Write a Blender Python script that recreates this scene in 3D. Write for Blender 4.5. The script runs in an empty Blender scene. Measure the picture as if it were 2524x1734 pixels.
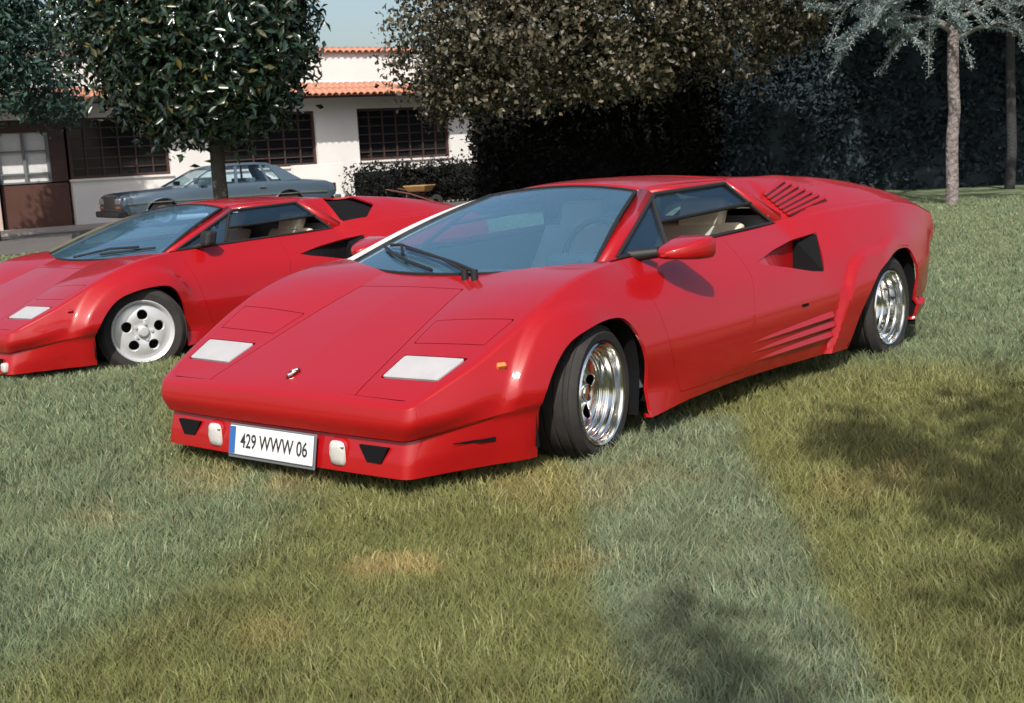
import bpy, bmesh, math, random
import numpy as np
from mathutils import Vector, Matrix, Euler
R_ = math.radians
scene = bpy.context.scene
col = scene.collection

# ------------------------------------------------------------------ camera, sky, sun, exposure
CAM_POS = np.array([3.71418937, 3.5328767, 1.18995946])
CAM_R = np.array([[-0.62935508, 0.77515323, -0.05522365],
                  [0.15365238, 0.05446276, -0.9866229],
                  [-0.7617763, -0.62942138, -0.15338055]])
FOC = 3124.59
cd = bpy.data.cameras.new('camera')
cam = bpy.data.objects.new('camera', cd)
col.objects.link(cam)
cd.sensor_fit = 'HORIZONTAL'
cd.sensor_width = 36.0
cd.lens = FOC / 2524 * 36.0
cd.clip_start = 0.05
cd.clip_end = 3000
M = Matrix.Identity(4)
for i in range(3):
    M[i][0] = CAM_R[0][i]; M[i][1] = -CAM_R[1][i]; M[i][2] = -CAM_R[2][i]; M[i][3] = CAM_POS[i]
cam.matrix_world = M
cd.dof.use_dof = True
cd.dof.focus_distance = 4.9
cd.dof.aperture_fstop = 11.0
scene.camera = cam

SUN_AZ, SUN_EL = 34.0, 47.0
w = bpy.data.worlds.new('World'); scene.world = w; w.use_nodes = True
nt = w.node_tree
for n in list(nt.nodes): nt.nodes.remove(n)
sky = nt.nodes.new('ShaderNodeTexSky'); sky.sky_type = 'NISHITA'; sky.sun_disc = False
sky.sun_elevation = R_(SUN_EL); sky.sun_rotation = R_(90 - SUN_AZ)
sky.air_density = 1.1; sky.dust_density = 3.2; sky.ozone_density = 1.0
bg = nt.nodes.new('ShaderNodeBackground'); bg.inputs[1].default_value = 0.115
wo = nt.nodes.new('ShaderNodeOutputWorld')
nt.links.new(sky.outputs[0], bg.inputs[0]); nt.links.new(bg.outputs[0], wo.inputs[0])
sd_ = bpy.data.lights.new('sun', 'SUN'); sd_.energy = 4.0; sd_.angle = R_(0.6); sd_.color = (1, .95, .87)
sun = bpy.data.objects.new('sun', sd_); col.objects.link(sun)
sv = Vector((math.cos(R_(SUN_EL)) * math.cos(R_(SUN_AZ)), math.cos(R_(SUN_EL)) * math.sin(R_(SUN_AZ)), math.sin(R_(SUN_EL))))
sun.rotation_euler = sv.to_track_quat('Z', 'Y').to_euler()
scene.view_settings.view_transform = 'Standard'; scene.view_settings.look = 'None'
scene.view_settings.exposure = 0.40; scene.view_settings.gamma = 1.0

# ------------------------------------------------------------------ helpers
def tag(o, label=None, cat=None, group=None, kind=None):
    if label: o['label'] = label
    if cat: o['category'] = cat
    if group: o['group'] = group
    if kind: o['kind'] = kind
    return o

def empty(name, loc=(0, 0, 0), rz=0.0):
    o = bpy.data.objects.new(name, None); col.objects.link(o)
    o.location = loc; o.rotation_euler = (0, 0, rz); o.empty_display_size = .2
    return o

def link(name, me, parent=None):
    o = bpy.data.objects.new(name, me); col.objects.link(o)
    if parent is not None: o.parent = parent
    return o

def mk(name, V, F, mat, parent=None, smooth=None, attrs=None):
    me = bpy.data.meshes.new(name)
    me.from_pydata([tuple(map(float, v)) for v in V], [], [tuple(f) for f in F])
    me.update()
    if mat: me.materials.append(mat)
    if smooth is not None:
        me.polygons.foreach_set('use_smooth', [True] * len(me.polygons))
        if smooth < 180: me.set_sharp_from_angle(angle=R_(smooth))
    return link(name, me, parent)

def np_mesh(name, V, faces, nper, mat, parent=None, colors=None):
    """fast mesh from numpy: all faces have nper corners"""
    me = bpy.data.meshes.new(name)
    V = np.asarray(V, np.float32); faces = np.asarray(faces, np.int32)
    me.vertices.add(len(V)); me.vertices.foreach_set('co', V.ravel())
    nf = len(faces)
    me.loops.add(nf * nper); me.loops.foreach_set('vertex_index', faces.ravel())
    me.polygons.add(nf)
    me.polygons.foreach_set('loop_start', np.arange(0, nf * nper, nper, dtype=np.int32))
    me.polygons.foreach_set('loop_total', np.full(nf, nper, np.int32))
    if colors is not None:
        a = me.attributes.new('tone', 'FLOAT_COLOR', 'POINT')
        c = np.ones((len(V), 4), np.float32); c[:, :colors.shape[1]] = colors
        a.data.foreach_set('color', c.ravel())
    me.update(calc_edges=True); me.validate()
    if mat: me.materials.append(mat)
    return link(name, me, parent)

class MB:
    def __init__(s): s.V = []; s.F = []
    def add(s, V, F):
        b = len(s.V); s.V += [tuple(map(float, v)) for v in V]; s.F += [tuple(i + b for i in f) for f in F]; return s
    def box(s, x0, x1, y0, y1, z0, z1, fn=None):
        V = [(x, y, z) for x in (x0, x1) for y in (y0, y1) for z in (z0, z1)]
        if fn: V = [fn(*v) for v in V]
        return s.add(V, [(0, 1, 3, 2), (4, 6, 7, 5), (0, 4, 5, 1), (2, 3, 7, 6), (0, 2, 6, 4), (1, 5, 7, 3)])
    def tube(s, pts, r, n=8, cap=True):
        pts = [Vector(p) for p in pts]
        rs = r if isinstance(r, (list, tuple)) else [r] * len(pts)
        rings = []; up = None
        for i, p in enumerate(pts):
            d = (pts[min(i + 1, len(pts) - 1)] - pts[max(i - 1, 0)]).normalized()
            if up is None: up = d.orthogonal().normalized()
            up = (up - d * up.dot(d)).normalized(); sd = d.cross(up)
            rings.append([p + rs[i] * (math.cos(2 * math.pi * k / n) * up + math.sin(2 * math.pi * k / n) * sd) for k in range(n)])
        b = len(s.V)
        for rg in rings: s.V += [tuple(v) for v in rg]
        for i in range(len(pts) - 1):
            for k in range(n):
                s.F.append((b + i * n + k, b + i * n + (k + 1) % n, b + (i + 1) * n + (k + 1) % n, b + (i + 1) * n + k))
        if cap:
            s.F.append(tuple(b + k for k in reversed(range(n)))); s.F.append(tuple(b + (len(pts) - 1) * n + k for k in range(n)))
        return s
    def prism(s, poly, vec):
        """poly: list of 3D pts (planar), extruded by vec"""
        n = len(poly); P = [Vector(p) for p in poly]; v = Vector(vec)
        return s.add([*P, *[p + v for p in P]], [tuple(reversed(range(n))), tuple(range(n, 2 * n))] + [(i, (i + 1) % n, n + (i + 1) % n, n + i) for i in range(n)])
    def revolve(s, prof, n=48, axis='y'):
        """prof: (r, h) pairs, revolved about the y axis"""
        b = len(s.V)
        for r, h in prof:
            for k in range(n):
                a = 2 * math.pi * k / n; s.V.append((r * math.cos(a), h, r * math.sin(a)))
        for i in range(len(prof) - 1):
            for k in range(n):
                s.F.append((b + i * n + k, b + i * n + (k + 1) % n, b + (i + 1) * n + (k + 1) % n, b + (i + 1) * n + k))
        return s
    def build(s, name, mat, parent=None, smooth=None, bevel=0):
        o = mk(name, s.V, s.F, mat, parent, smooth)
        if bevel:
            m = o.modifiers.new('bevel', 'BEVEL'); m.width = bevel; m.segments = 2; m.limit_method = 'ANGLE'; m.angle_limit = R_(35)
        return o

def fix_normals(o):
    bm = bmesh.new(); bm.from_mesh(o.data); bmesh.ops.recalc_face_normals(bm, faces=bm.faces); bm.to_mesh(o.data); bm.free(); return o

def clip(V, F, val):
    """keep the part of the polygon mesh where val >= 0 (val per vertex, linear along edges)"""
    V = list(V); nV = []; mp = {}; cut = {}; nF = []
    def keep(i):
        if i not in mp: mp[i] = len(nV); nV.append(V[i])
        return mp[i]
    for f in F:
        vs = [val[i] for i in f]
        if min(vs) >= 0: nF.append(tuple(keep(i) for i in f)); continue
        if max(vs) < 0: continue
        out = []
        for a in range(len(f)):
            i, j = f[a], f[(a + 1) % len(f)]
            if val[i] >= 0: out.append(keep(i))
            if (val[i] >= 0) != (val[j] >= 0):
                k = (min(i, j), max(i, j))
                if k not in cut:
                    t = val[i] / (val[i] - val[j]); p = np.asarray(V[i]) * (1 - t) + np.asarray(V[j]) * t
                    cut[k] = len(nV); nV.append(p)
                out.append(cut[k])
        o2 = [p for q, p in enumerate(out) if p != out[q - 1]]
        if len(o2) >= 3: nF.append(tuple(o2))
    return nV, nF

def sdp(P, poly):
    """signed distance of 2D points to a polygon, positive inside"""
    P = np.asarray(P, float); poly = np.asarray(poly, float); n = len(poly)
    d = np.full(len(P), 1e9); ins = np.zeros(len(P), bool)
    for i in range(n):
        a, b = poly[i], poly[(i + 1) % n]; e = b - a; q = P - a
        t = np.clip((q @ e) / max(e @ e, 1e-12), 0, 1)
        d = np.minimum(d, np.linalg.norm(q - t[:, None] * e, axis=1))
        c = ((a[1] > P[:, 1]) != (b[1] > P[:, 1]))
        with np.errstate(divide='ignore', invalid='ignore'):
            xi = a[0] + (P[:, 1] - a[1]) * (b[0] - a[0]) / (b[1] - a[1])
        ins ^= c & (P[:, 0] < xi)
    return np.where(ins, d, -d)

def pchip(xs, ys, x):
    xs = np.asarray(xs, float); ys = np.asarray(ys, float); x = np.asarray(x, float)
    if xs[0] > xs[-1]: xs = xs[::-1]; ys = ys[::-1]
    h = np.diff(xs); dl = np.diff(ys) / h; m = np.zeros(len(xs))
    for i in range(1, len(xs) - 1):
        if dl[i - 1] * dl[i] > 0:
            w1 = 2 * h[i] + h[i - 1]; w2 = h[i] + 2 * h[i - 1]; m[i] = (w1 + w2) / (w1 / dl[i - 1] + w2 / dl[i])
    m[0] = dl[0]; m[-1] = dl[-1]
    xx = np.clip(x, xs[0], xs[-1]); k = np.clip(np.searchsorted(xs, xx) - 1, 0, len(xs) - 2)
    t = (xx - xs[k]) / h[k]
    r = (2 * t**3 - 3 * t**2 + 1) * ys[k] + (t**3 - 2 * t**2 + t) * h[k] * m[k] + (-2 * t**3 + 3 * t**2) * ys[k + 1] + (t**3 - t**2) * h[k] * m[k + 1]
    return r + np.where(x < xs[0], (x - xs[0]) * m[0], 0) + np.where(x > xs[-1], (x - xs[-1]) * m[-1], 0)

def cr_poly(pts, sub=5, closed=True):
    P = [np.array(p, float) for p in pts]; n = len(P); out = []
    rng = range(n) if closed else range(n - 1)
    for i in rng:
        g = lambda k: P[k % n] if closed else P[min(max(k, 0), n - 1)]
        p0, p1, p2, p3 = g(i - 1), g(i), g(i + 1), g(i + 2)
        for s in range(sub):
            t = s / sub
            out.append(.5 * (2 * p1 + (p2 - p0) * t + (2 * p0 - 5 * p1 + 4 * p2 - p3) * t * t + (3 * p1 - p0 - 3 * p2 + p3) * t**3))
    if not closed: out.append(P[-1])
    return np.array(out)

# ------------------------------------------------------------------ materials
def mat(name, base=(.5, .5, .5), rough=.5, metal=0., spec=.5, coat=0., coat_rough=.05, noise=None, bump=None, trans=0., ior=1.45, sheen=0.):
    """noise=(scale, other_colour, contrast[, detail]) ; bump=(scale, strength, distance)"""
    m = bpy.data.materials.new(name); m.use_nodes = True; t = m.node_tree; b = t.nodes['Principled BSDF']
    b.inputs['Base Color'].default_value = (*base, 1); b.inputs['Roughness'].default_value = rough
    b.inputs['Metallic'].default_value = metal; b.inputs['Specular IOR Level'].default_value = spec
    b.inputs['Coat Weight'].default_value = coat; b.inputs['Coat Roughness'].default_value = coat_rough
    b.inputs['Transmission Weight'].default_value = trans; b.inputs['IOR'].default_value = ior
    if noise or bump: tc = t.nodes.new('ShaderNodeTexCoord')
    if noise:
        nz = t.nodes.new('ShaderNodeTexNoise'); nz.inputs['Scale'].default_value = noise[0]; nz.inputs['Detail'].default_value = noise[3] if len(noise) > 3 else 5
        t.links.new(tc.outputs['Object'], nz.inputs['Vector'])
        cr = t.nodes.new('ShaderNodeValToRGB'); cr.color_ramp.elements[0].position = .5 - noise[2] / 2; cr.color_ramp.elements[1].position = .5 + noise[2] / 2
        cr.color_ramp.elements[0].color = (*base, 1); cr.color_ramp.elements[1].color = (*noise[1], 1)
        t.links.new(nz.outputs['Fac'], cr.inputs[0]); t.links.new(cr.outputs[0], b.inputs['Base Color'])
    if bump:
        n2 = t.nodes.new('ShaderNodeTexNoise'); n2.inputs['Scale'].default_value = bump[0]; n2.inputs['Detail'].default_value = 6
        t.links.new(tc.outputs['Object'], n2.inputs['Vector'])
        bp = t.nodes.new('ShaderNodeBump'); bp.inputs['Strength'].default_value = bump[1]; bp.inputs['Distance'].default_value = bump[2]
        t.links.new(n2.outputs['Fac'], bp.inputs['Height']); t.links.new(bp.outputs[0], b.inputs['Normal'])
    return m

def glass_mat(name, tint, ior, refl_rough=.02, gtint=(1, 1, 1), sky_veil=(.3, .3, .3, 0.)):
    m = bpy.data.materials.new(name); m.use_nodes = True; t = m.node_tree
    for n in list(t.nodes): t.nodes.remove(n)
    o = t.nodes.new('ShaderNodeOutputMaterial'); mx = t.nodes.new('ShaderNodeMixShader'); tr = t.nodes.new('ShaderNodeBsdfTransparent')
    gl = t.nodes.new('ShaderNodeBsdfGlossy'); fr = t.nodes.new('ShaderNodeFresnel')
    tr.inputs[0].default_value = (*tint, 1); gl.inputs['Roughness'].default_value = refl_rough; gl.inputs['Color'].default_value = (*gtint, 1); fr.inputs[0].default_value = ior
    df = t.nodes.new('ShaderNodeBsdfDiffuse'); df.inputs[0].default_value = (*sky_veil[:3], 1); m2 = t.nodes.new('ShaderNodeMixShader'); m2.inputs[0].default_value = sky_veil[3]  # diffuse veil imitates sky reflected in the glass by colour
    t.links.new(tr.outputs[0], m2.inputs[1]); t.links.new(df.outputs[0], m2.inputs[2])
    t.links.new(fr.outputs[0], mx.inputs[0]); t.links.new(m2.outputs[0], mx.inputs[1]); t.links.new(gl.outputs[0], mx.inputs[2]); t.links.new(mx.outputs[0], o.inputs[0])
    return m

def leaf_mat(name, cols, rough=.45, spec=.5, transl=.15):
    """leaf colour varied per leaf by the mesh attribute 'tone' (random value in red)"""
    m = bpy.data.materials.new(name); m.use_nodes = True; t = m.node_tree; b = t.nodes['Principled BSDF']
    at = t.nodes.new('ShaderNodeAttribute'); at.attribute_name = 'tone'
    sp = t.nodes.new('ShaderNodeSeparateColor'); t.links.new(at.outputs['Color'], sp.inputs[0])
    cr = t.nodes.new('ShaderNodeValToRGB'); e = cr.color_ramp.elements
    for i, (p, c) in enumerate(cols):
        el = e[i] if i < 2 else e.new(p)
        el.position = p; el.color = (*c, 1)
    t.links.new(sp.outputs[0], cr.inputs[0]); t.links.new(cr.outputs[0], b.inputs['Base Color'])
    b.inputs['Roughness'].default_value = rough; b.inputs['Specular IOR Level'].default_value = spec
    tl = t.nodes.new('ShaderNodeBsdfTranslucent'); t.links.new(cr.outputs[0], tl.inputs[0])
    mx = t.nodes.new('ShaderNodeMixShader'); mx.inputs[0].default_value = transl
    t.links.new(b.outputs[0], mx.inputs[1]); t.links.new(tl.outputs[0], mx.inputs[2]); t.links.new(mx.outputs[0], t.nodes['Material Output'].inputs[0])
    return m

RED = mat('red_paint', (.32, .0032, .005), rough=.42, spec=.30, coat=.75, coat_rough=.07, bump=(5, .03, .01))
BLACK = mat('black_rubber', (.012, .012, .013), rough=.6)
DARK = mat('dark_void', (.008, .008, .009), rough=.9, spec=.1)
TYRE = mat('tyre_rubber', (.022, .021, .022), rough=.75, spec=.3, noise=(14, (.04, .036, .033), .5), bump=(90, .3, .004))
CHROME = mat('polished_metal', (.82, .82, .80), rough=.13, metal=1., bump=(18, .05, .004))
SILVER = mat('silver_paint', (.62, .63, .64), rough=.35, metal=.35, noise=(6, (.55, .56, .57), .6))
BRAKE = mat('brake_dark', (.03, .03, .032), rough=.5, metal=.5)
LENS = mat('white_lens', (.47, .45, .44), rough=.35, coat=.4, noise=(9, (.36, .35, .35), .7), bump=(60, .2, .003))
def flute(m, sc, st):
    t = m.node_tree; b = t.nodes['Principled BSDF']; tc = t.nodes.new('ShaderNodeTexCoord'); wv = t.nodes.new('ShaderNodeTexWave'); wv.bands_direction = 'Y'; wv.inputs['Scale'].default_value = sc
    bp = t.nodes.new('ShaderNodeBump'); bp.inputs['Strength'].default_value = st; bp.inputs['Distance'].default_value = .004
    t.links.new(tc.outputs['Object'], wv.inputs['Vector']); t.links.new(wv.outputs['Fac'], bp.inputs['Height']); t.links.new(bp.outputs[0], b.inputs['Normal'])
flute(LENS, 26, .22)
FOGM = mat('fog_lens', (.52, .50, .47), rough=.15, coat=1.)
AMBER = mat('amber_lens', (.75, .22, .05), rough=.25, coat=.5)
PLATE = mat('plate_white', (.66, .66, .65), rough=.4)
PLATEB = mat('plate_blue', (.03, .12, .35), rough=.4)
INK = mat('plate_ink', (.03, .03, .035), rough=.5)
CREAM = mat('cream_leather', (.72, .60, .44), rough=.5, bump=(25, .2, .01))
DASH = mat('dash_dark', (.05, .055, .065), rough=.7)
GREYTRIM = mat('grey_trim', (.12, .13, .14), rough=.6)
WSGLASS = glass_mat('windshield_glass', (.60, .84, .98), 1.75, .03, (.75, .92, 1.), (.19, .40, .58, .20))
SIDEGLASS = glass_mat('side_glass', (.58, .76, .90), 1.6, .02, (.75, .9, 1.), (.10, .22, .36, .08))
PALEREFL = mat('pale_reflection', (.50, .48, .47), rough=.4)  # colour stands in for sky reflected at the windshield edge
KHAKIREFL = mat('khaki_reflection', (.10, .088, .05), rough=.5)  # colour stands in for surroundings reflected at the windshield edge
ALU = mat('bright_trim', (.86, .86, .84), rough=.25, metal=.8)

# ------------------------------------------------------------------ the sports car body
def arch_poly(pts): 
    q = cr_poly(pts, 5, False); return np.vstack([[(q[0][0], -.1)], q, [(q[-1][0], -.1)]])
ARCH_F = arch_poly([(.352, .10), (.366, .25), (.362, .372), (.235, .512), (.068, .566), (-.105, .575), (-.178, .548), (-.228, .471), (-.252, .343), (-.238, .2), (-.228, .1)])
ARCH_R = arch_poly([(-1.90, .10), (-1.945, .19), (-2.05, .355), (-2.20, .50), (-2.45, .588), (-2.62, .605), (-2.70, .575), (-2.745, .47), (-2.755, .33), (-2.75, .1)])
NACA = np.array([(-1.27, .655), (-1.50, .694), (-1.72, .720), (-1.93, .740), (-1.805, .566), (-1.70, .578), (-1.50, .617)])

LINES = {  # name: (front centre dz, [(x,y,z) from the front corner to the tail])
 'A': (.010, [(.795, .674, .386), (.66, .722, .450), (.53, .758, .508), (.325, .785, .606), (.2, .787, .660), (0, .777, .722), (-.15, .765, .748), (-.27, .745, .757), (-.365, .724, .764), (-1.0, .702, .784), (-1.72, .685, .80), (-1.85, .71, .812), (-2.18, .77, .833), (-2.65, .83, .838), (-3.0, .862, .800), (-3.20, .872, .742)]),
 'B': (.006, [(.812, .680, .360), (.66, .745, .418), (.53, .786, .470), (.325, .820, .566), (.2, .826, .618), (0, .818, .682), (-.15, .806, .706), (-.27, .790, .714), (-.365, .772, .722), (-1.0, .748, .740), (-1.72, .735, .757), (-1.85, .755, .776), (-2.18, .815, .803), (-2.65, .872, .802), (-3.0, .888, .758), (-3.205, .885, .70)]),
 'C': (.0, [(.812, .676, .325), (.66, .755, .360), (.53, .802, .405), (.37, .845, .475), (.2, .868, .535), (0, .876, .580), (-.3, .870, .600), (-1.0, .858, .612), (-1.72, .862, .628), (-2.18, .905, .655), (-2.65, .935, .672), (-3.0, .918, .648), (-3.19, .892, .630)]),
 'D': (.0, [(.800, .654, .275), (.66, .735, .300), (.53, .805, .322), (.37, .882, .345), (.2, .905, .400), (0, .915, .440), (-.3, .918, .450), (-1.0, .926, .460), (-1.72, .937, .470), (-2.18, .965, .490), (-2.65, .985, .500), (-3.0, .942, .530), (-3.13, .890, .548)]),
 'D2': (.0, [(.784, .642, .266), (.66, .722, .288), (.53, .795, .310), (.37, .878, .333), (.2, .904, .36), (0, .916, .395), (-.3, .921, .395), (-1.0, .929, .40), (-1.72, .940, .41), (-2.18, .967, .43), (-2.65, .986, .44), (-3.0, .938, .48), (-3.11, .886, .51)]),
 'E': (.0, [(.802, .650, .200), (.66, .722, .216), (.53, .785, .226), (.37, .862, .236), (.2, .880, .25), (0, .895, .26), (-.22, .908, .285), (-.6, .922, .26), (-1.0, .924, .26), (-1.9, .934, .25), (-2.65, .955, .28), (-3.0, .925, .36), (-3.10, .88, .42)]),
 'G': (.0, [(.810, .652, .146), (.66, .710, .146), (.53, .768, .147), (.37, .845, .148), (0, .875, .16), (-.22, .938, .178), (-.6, .916, .193), (-1.0, .908, .197), (-1.9, .922, .183), (-2.65, .93, .2), (-3.0, .90, .3), (-3.08, .86, .36)]),
 'H': (.0, [(.70, .57, .134), (.53, .63, .134), (.37, .72, .136), (0, .75, .15), (-.22, .80, .168), (-1.0, .80, .18), (-1.9, .80, .172), (-2.65, .80, .19), (-3.0, .78, .28), (-3.04, .76, .34)]),
}
def line_a0():
    f, L = LINES['A']; out = []
    for i, (x, y, z) in enumerate(L):
        if i == 0: out.append((.768, .640, .402)); continue
        if x > -.2: out.append((x, y - .036, z + .0035))
        elif x > -1.75: out.append((x, y - .026, z + .004))
        else:
            r = ridge(x); t = .13; out.append((x, y + (r[0] - y) * t, z + (r[1] - z) * t + .006))
    return (.010, out)
def ridge(x):
    xs = [-1.55, -1.75, -2.1, -2.3, -2.45, -2.95, -3.2]
    return float(pchip(xs, [.505, .505, .492, .50, .54, .61, .70], x)), float(pchip(xs, [1.02, 1.018, 1.016, 1.002, .988, .912, .822], x))
LINES['A0'] = line_a0()
A_, B_ = LINES['A'][1], None
yA = lambda x: pchip([p[0] for p in A_], [p[1] for p in A_], x)
zA = lambda x: pchip([p[0] for p in A_], [p[2] for p in A_], x)
yA0 = lambda x: pchip([p[0] for p in LINES['A0'][1]], [p[1] for p in LINES['A0'][1]], x)
zA0 = lambda x: pchip([p[0] for p in LINES['A0'][1]], [p[2] for p in LINES['A0'][1]], x)

def eval_line(name, NF=7, NC=6, NS=260):
    dz, L = LINES[name]; L = np.array(L); xc, yc, zc = L[0]; r = .034
    xB = xc - r; xs = np.linspace(xB, L[-1][0], NS)
    ys = pchip(L[:, 0], L[:, 1], xs); zs = pchip(L[:, 0], L[:, 2], xs)
    bow = lambda y: .014 * (1 - (y / yc)**2)
    yfr = np.linspace(0, yc - r, NF)
    pts = [(xc + bow(y), y, zc + dz * (1 - (y / yc)**2)) for y in yfr]
    a = np.array(pts[-1]); b = np.array([xs[0], ys[0], zs[0]]); c = np.array([xc + bow(yc), yc, zc])
    for i in range(1, NC + 1):
        t = i / (NC + 1); pts.append(tuple((1 - t)**2 * a + 2 * t * (1 - t) * c + t * t * b))
    pts += list(zip(xs, ys, zs))
    return np.array(pts)

def smooth01(t):
    t = np.clip(t, 0, 1); return t * t * (3 - 2 * t)

def build_skin():
    E = {k: eval_line(k) for k in LINES}
    rows = []
    E['B'] = E['A'] * .5 + E['B'] * .5 + np.array([0, 0, .0]); cr = [E['A0'], E['A'], E['B'], E['C'], E['D']]
    cnt = [4, 4, 8, 10]
    first = 2 * cr[0] - cr[1]
    for i in range(4):
        p0 = cr[i - 1] if i else cr[0] + (cr[0] - cr[1]) * np.array([1, 1, .25]); p1, p2 = cr[i], cr[i + 1]
        p3 = cr[i + 2] if i + 2 < 5 else cr[4] + (cr[4] - cr[3])
        for s in range(cnt[i]):
            t = s / cnt[i]
            rows.append(.5 * (2 * p1 + (p2 - p0) * t + (2 * p0 - 5 * p1 + 4 * p2 - p3) * t * t + (3 * p1 - p0 - 3 * p2 + p3) * t**3))
    rows.append(E['D'])
    for a, b, n in (('D', 'D2', 1), ('D2', 'E', 5), ('E', 'G', 4), ('G', 'H', 3)):
        for s in range(1, n + 1): rows.append(E[a] + (E[b] - E[a]) * s / n)
    return np.array(rows)   # (NV, NU, 3)

GRID0 = build_skin()
def flared(g, big):
    """push the skin outward around the wheel arches"""
    NV, NU, _ = g.shape; P = g.reshape(-1, 3).copy()
    xz = P[:, [0, 2]]
    side = smooth01((np.abs(P[:, 1]) - .70) / .08)
    d = -sdp(xz, ARCH_F); ang = np.degrees(np.arctan2(xz[:, 1] - .30, xz[:, 0]))
    wd = (.115 - .045 * smooth01((ang - 40) / 60)) if not big else np.full(len(d), .12)
    top = smooth01((118 - ang) / 60) if not big else smooth01((165 - ang) / 50)
    P[:, 1] += (.028 if not big else .045) * np.clip((wd - d) / (.014 if not big else .05), 0, 1) * top * side * smooth01((xz[:, 1] - .30) / .1)
    d = -sdp(xz, ARCH_R); ang = np.degrees(np.arctan2(xz[:, 1] - .30, xz[:, 0] + 2.40))
    wd = .175 - .10 * smooth01((ang - 20) / 70)
    P[:, 1] += .028 * np.clip((wd - d) / .018, 0, 1) * smooth01((130 - ang) / 60) * side
    return P.reshape(NV, NU, 3)

def side_y(grid, x, z):
    """outer surface y at (x, z) on the flank"""
    st = grid[:, 14:, :]; mid = st[18, :, 0]; i = int(np.argmin(np.abs(mid - x)))
    colz = st[4:34, i, 2]; coly = st[4:34, i, 1]
    return float(np.interp(z, colz[::-1], coly[::-1]))

def xw(y):  # windshield base line in plan
    return -.06 - .212 * (y / .68)**2

def top_z(x, y):
    """front deck height field, x>-.3"""
    x = np.asarray(x, float); y = np.abs(np.asarray(y, float))
    zs = pchip([.80, .05, -.08, -.3], [.400, .686, .724, .775], x); zc = zs + .004
    ys = np.interp(x, [.05, .80], [.281, .398]); a0y = yA0(x); a0z = zA0(x); ay = yA(x); az = zA(x)
    y1 = ys + .30 * (a0y - ys); z1 = zs + .62 * (a0z - zs)
    out = np.empty_like(x)
    t = np.clip(y / ys, 0, 1); zin = zc + (zs - zc) * t
    # outer: quadratic-ish ease from seam to a0
    u = np.clip((y - ys) / np.maximum(a0y - ys, .01), 0, 1.2)
    ez = zs + (a0z - zs) * (1 - (1 - np.clip(u, 0, 1))**1.8)
    return np.where(y <= ys, zin, ez)

def grid_faces(nu, nv, flip=False):
    F = []
    for i in range(nu - 1):
        for j in range(nv - 1):
            f = (i * nv + j, (i + 1) * nv + j, (i + 1) * nv + j + 1, i * nv + j + 1)
            F.append(f[::-1] if flip else f)
    return F

HL = [(.53, .41), (.528, .70), (.656, .674), (.664, .418)]
LID = [(.455, .385), (.452, .715), (.305, .735), (.305, .362)]
FRONT_LID = [(.95, -.424), (.95, .424), (.053, .281), (.053, -.281)]

def recess(mb_floor, mb_dark, grid, poly, depth, side=1, dark_floor=False):
    """duct sunk in the flank: floor ramps in from the front tip; the rear wall is the dark opening"""
    poly = np.asarray(poly); x0, x1 = poly[:, 0].max(), poly[:, 0].min()
    sur = [side_y(grid, p[0], p[1]) for p in poly]
    ramp = lambda x: depth * smooth01((x0 - x) / (x0 - x1) * 1.02)
    top = [(p[0], side * (s - .001), p[1]) for p, s in zip(poly, sur)]
    fl = [(p[0], side * (s - .002 - ramp(p[0])), p[1]) for p, s in zip(poly, sur)]
    n = len(poly)
    cen = (x0, ) 
    for i in range(n):
        j = (i + 1) % n
        rear = abs(poly[i][0] - x1) < .045 and abs(poly[j][0] - x1) < .045
        (mb_dark if rear else mb_floor).add([top[i], top[j], fl[j], fl[i]], [(0, 1, 2, 3)])
    # floor strips: connect upper and lower chains through sampled x
    xs = np.linspace(x0, x1, 14)
    def zr(x):
        zz = []
        for i in range(n):
            a, b = poly[i], poly[(i + 1) % n]
            if (a[0] - x) * (b[0] - x) <= 0 and abs(a[0] - b[0]) > 1e-9: zz.append(a[1] + (x - a[0]) / (b[0] - a[0]) * (b[1] - a[1]))
        return (min(zz), max(zz)) if zz else None
    pv = None
    for x in xs:
        r = zr(min(max(x, x1 + 1e-4), x0 - 1e-4))
        if r is None: continue
        y0 = side * (side_y(grid, x, r[0]) - .002 - ramp(x)); y1 = side * (side_y(grid, x, r[1]) - .002 - ramp(x))
        cur = [(x, y0, r[0]), (x, y1, r[1])]
        if pv is not None: (mb_dark if dark_floor else mb_floor).add([pv[0], pv[1], cur[1], cur[0]], [(0, 1, 2, 3)])
        pv = cur

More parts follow.
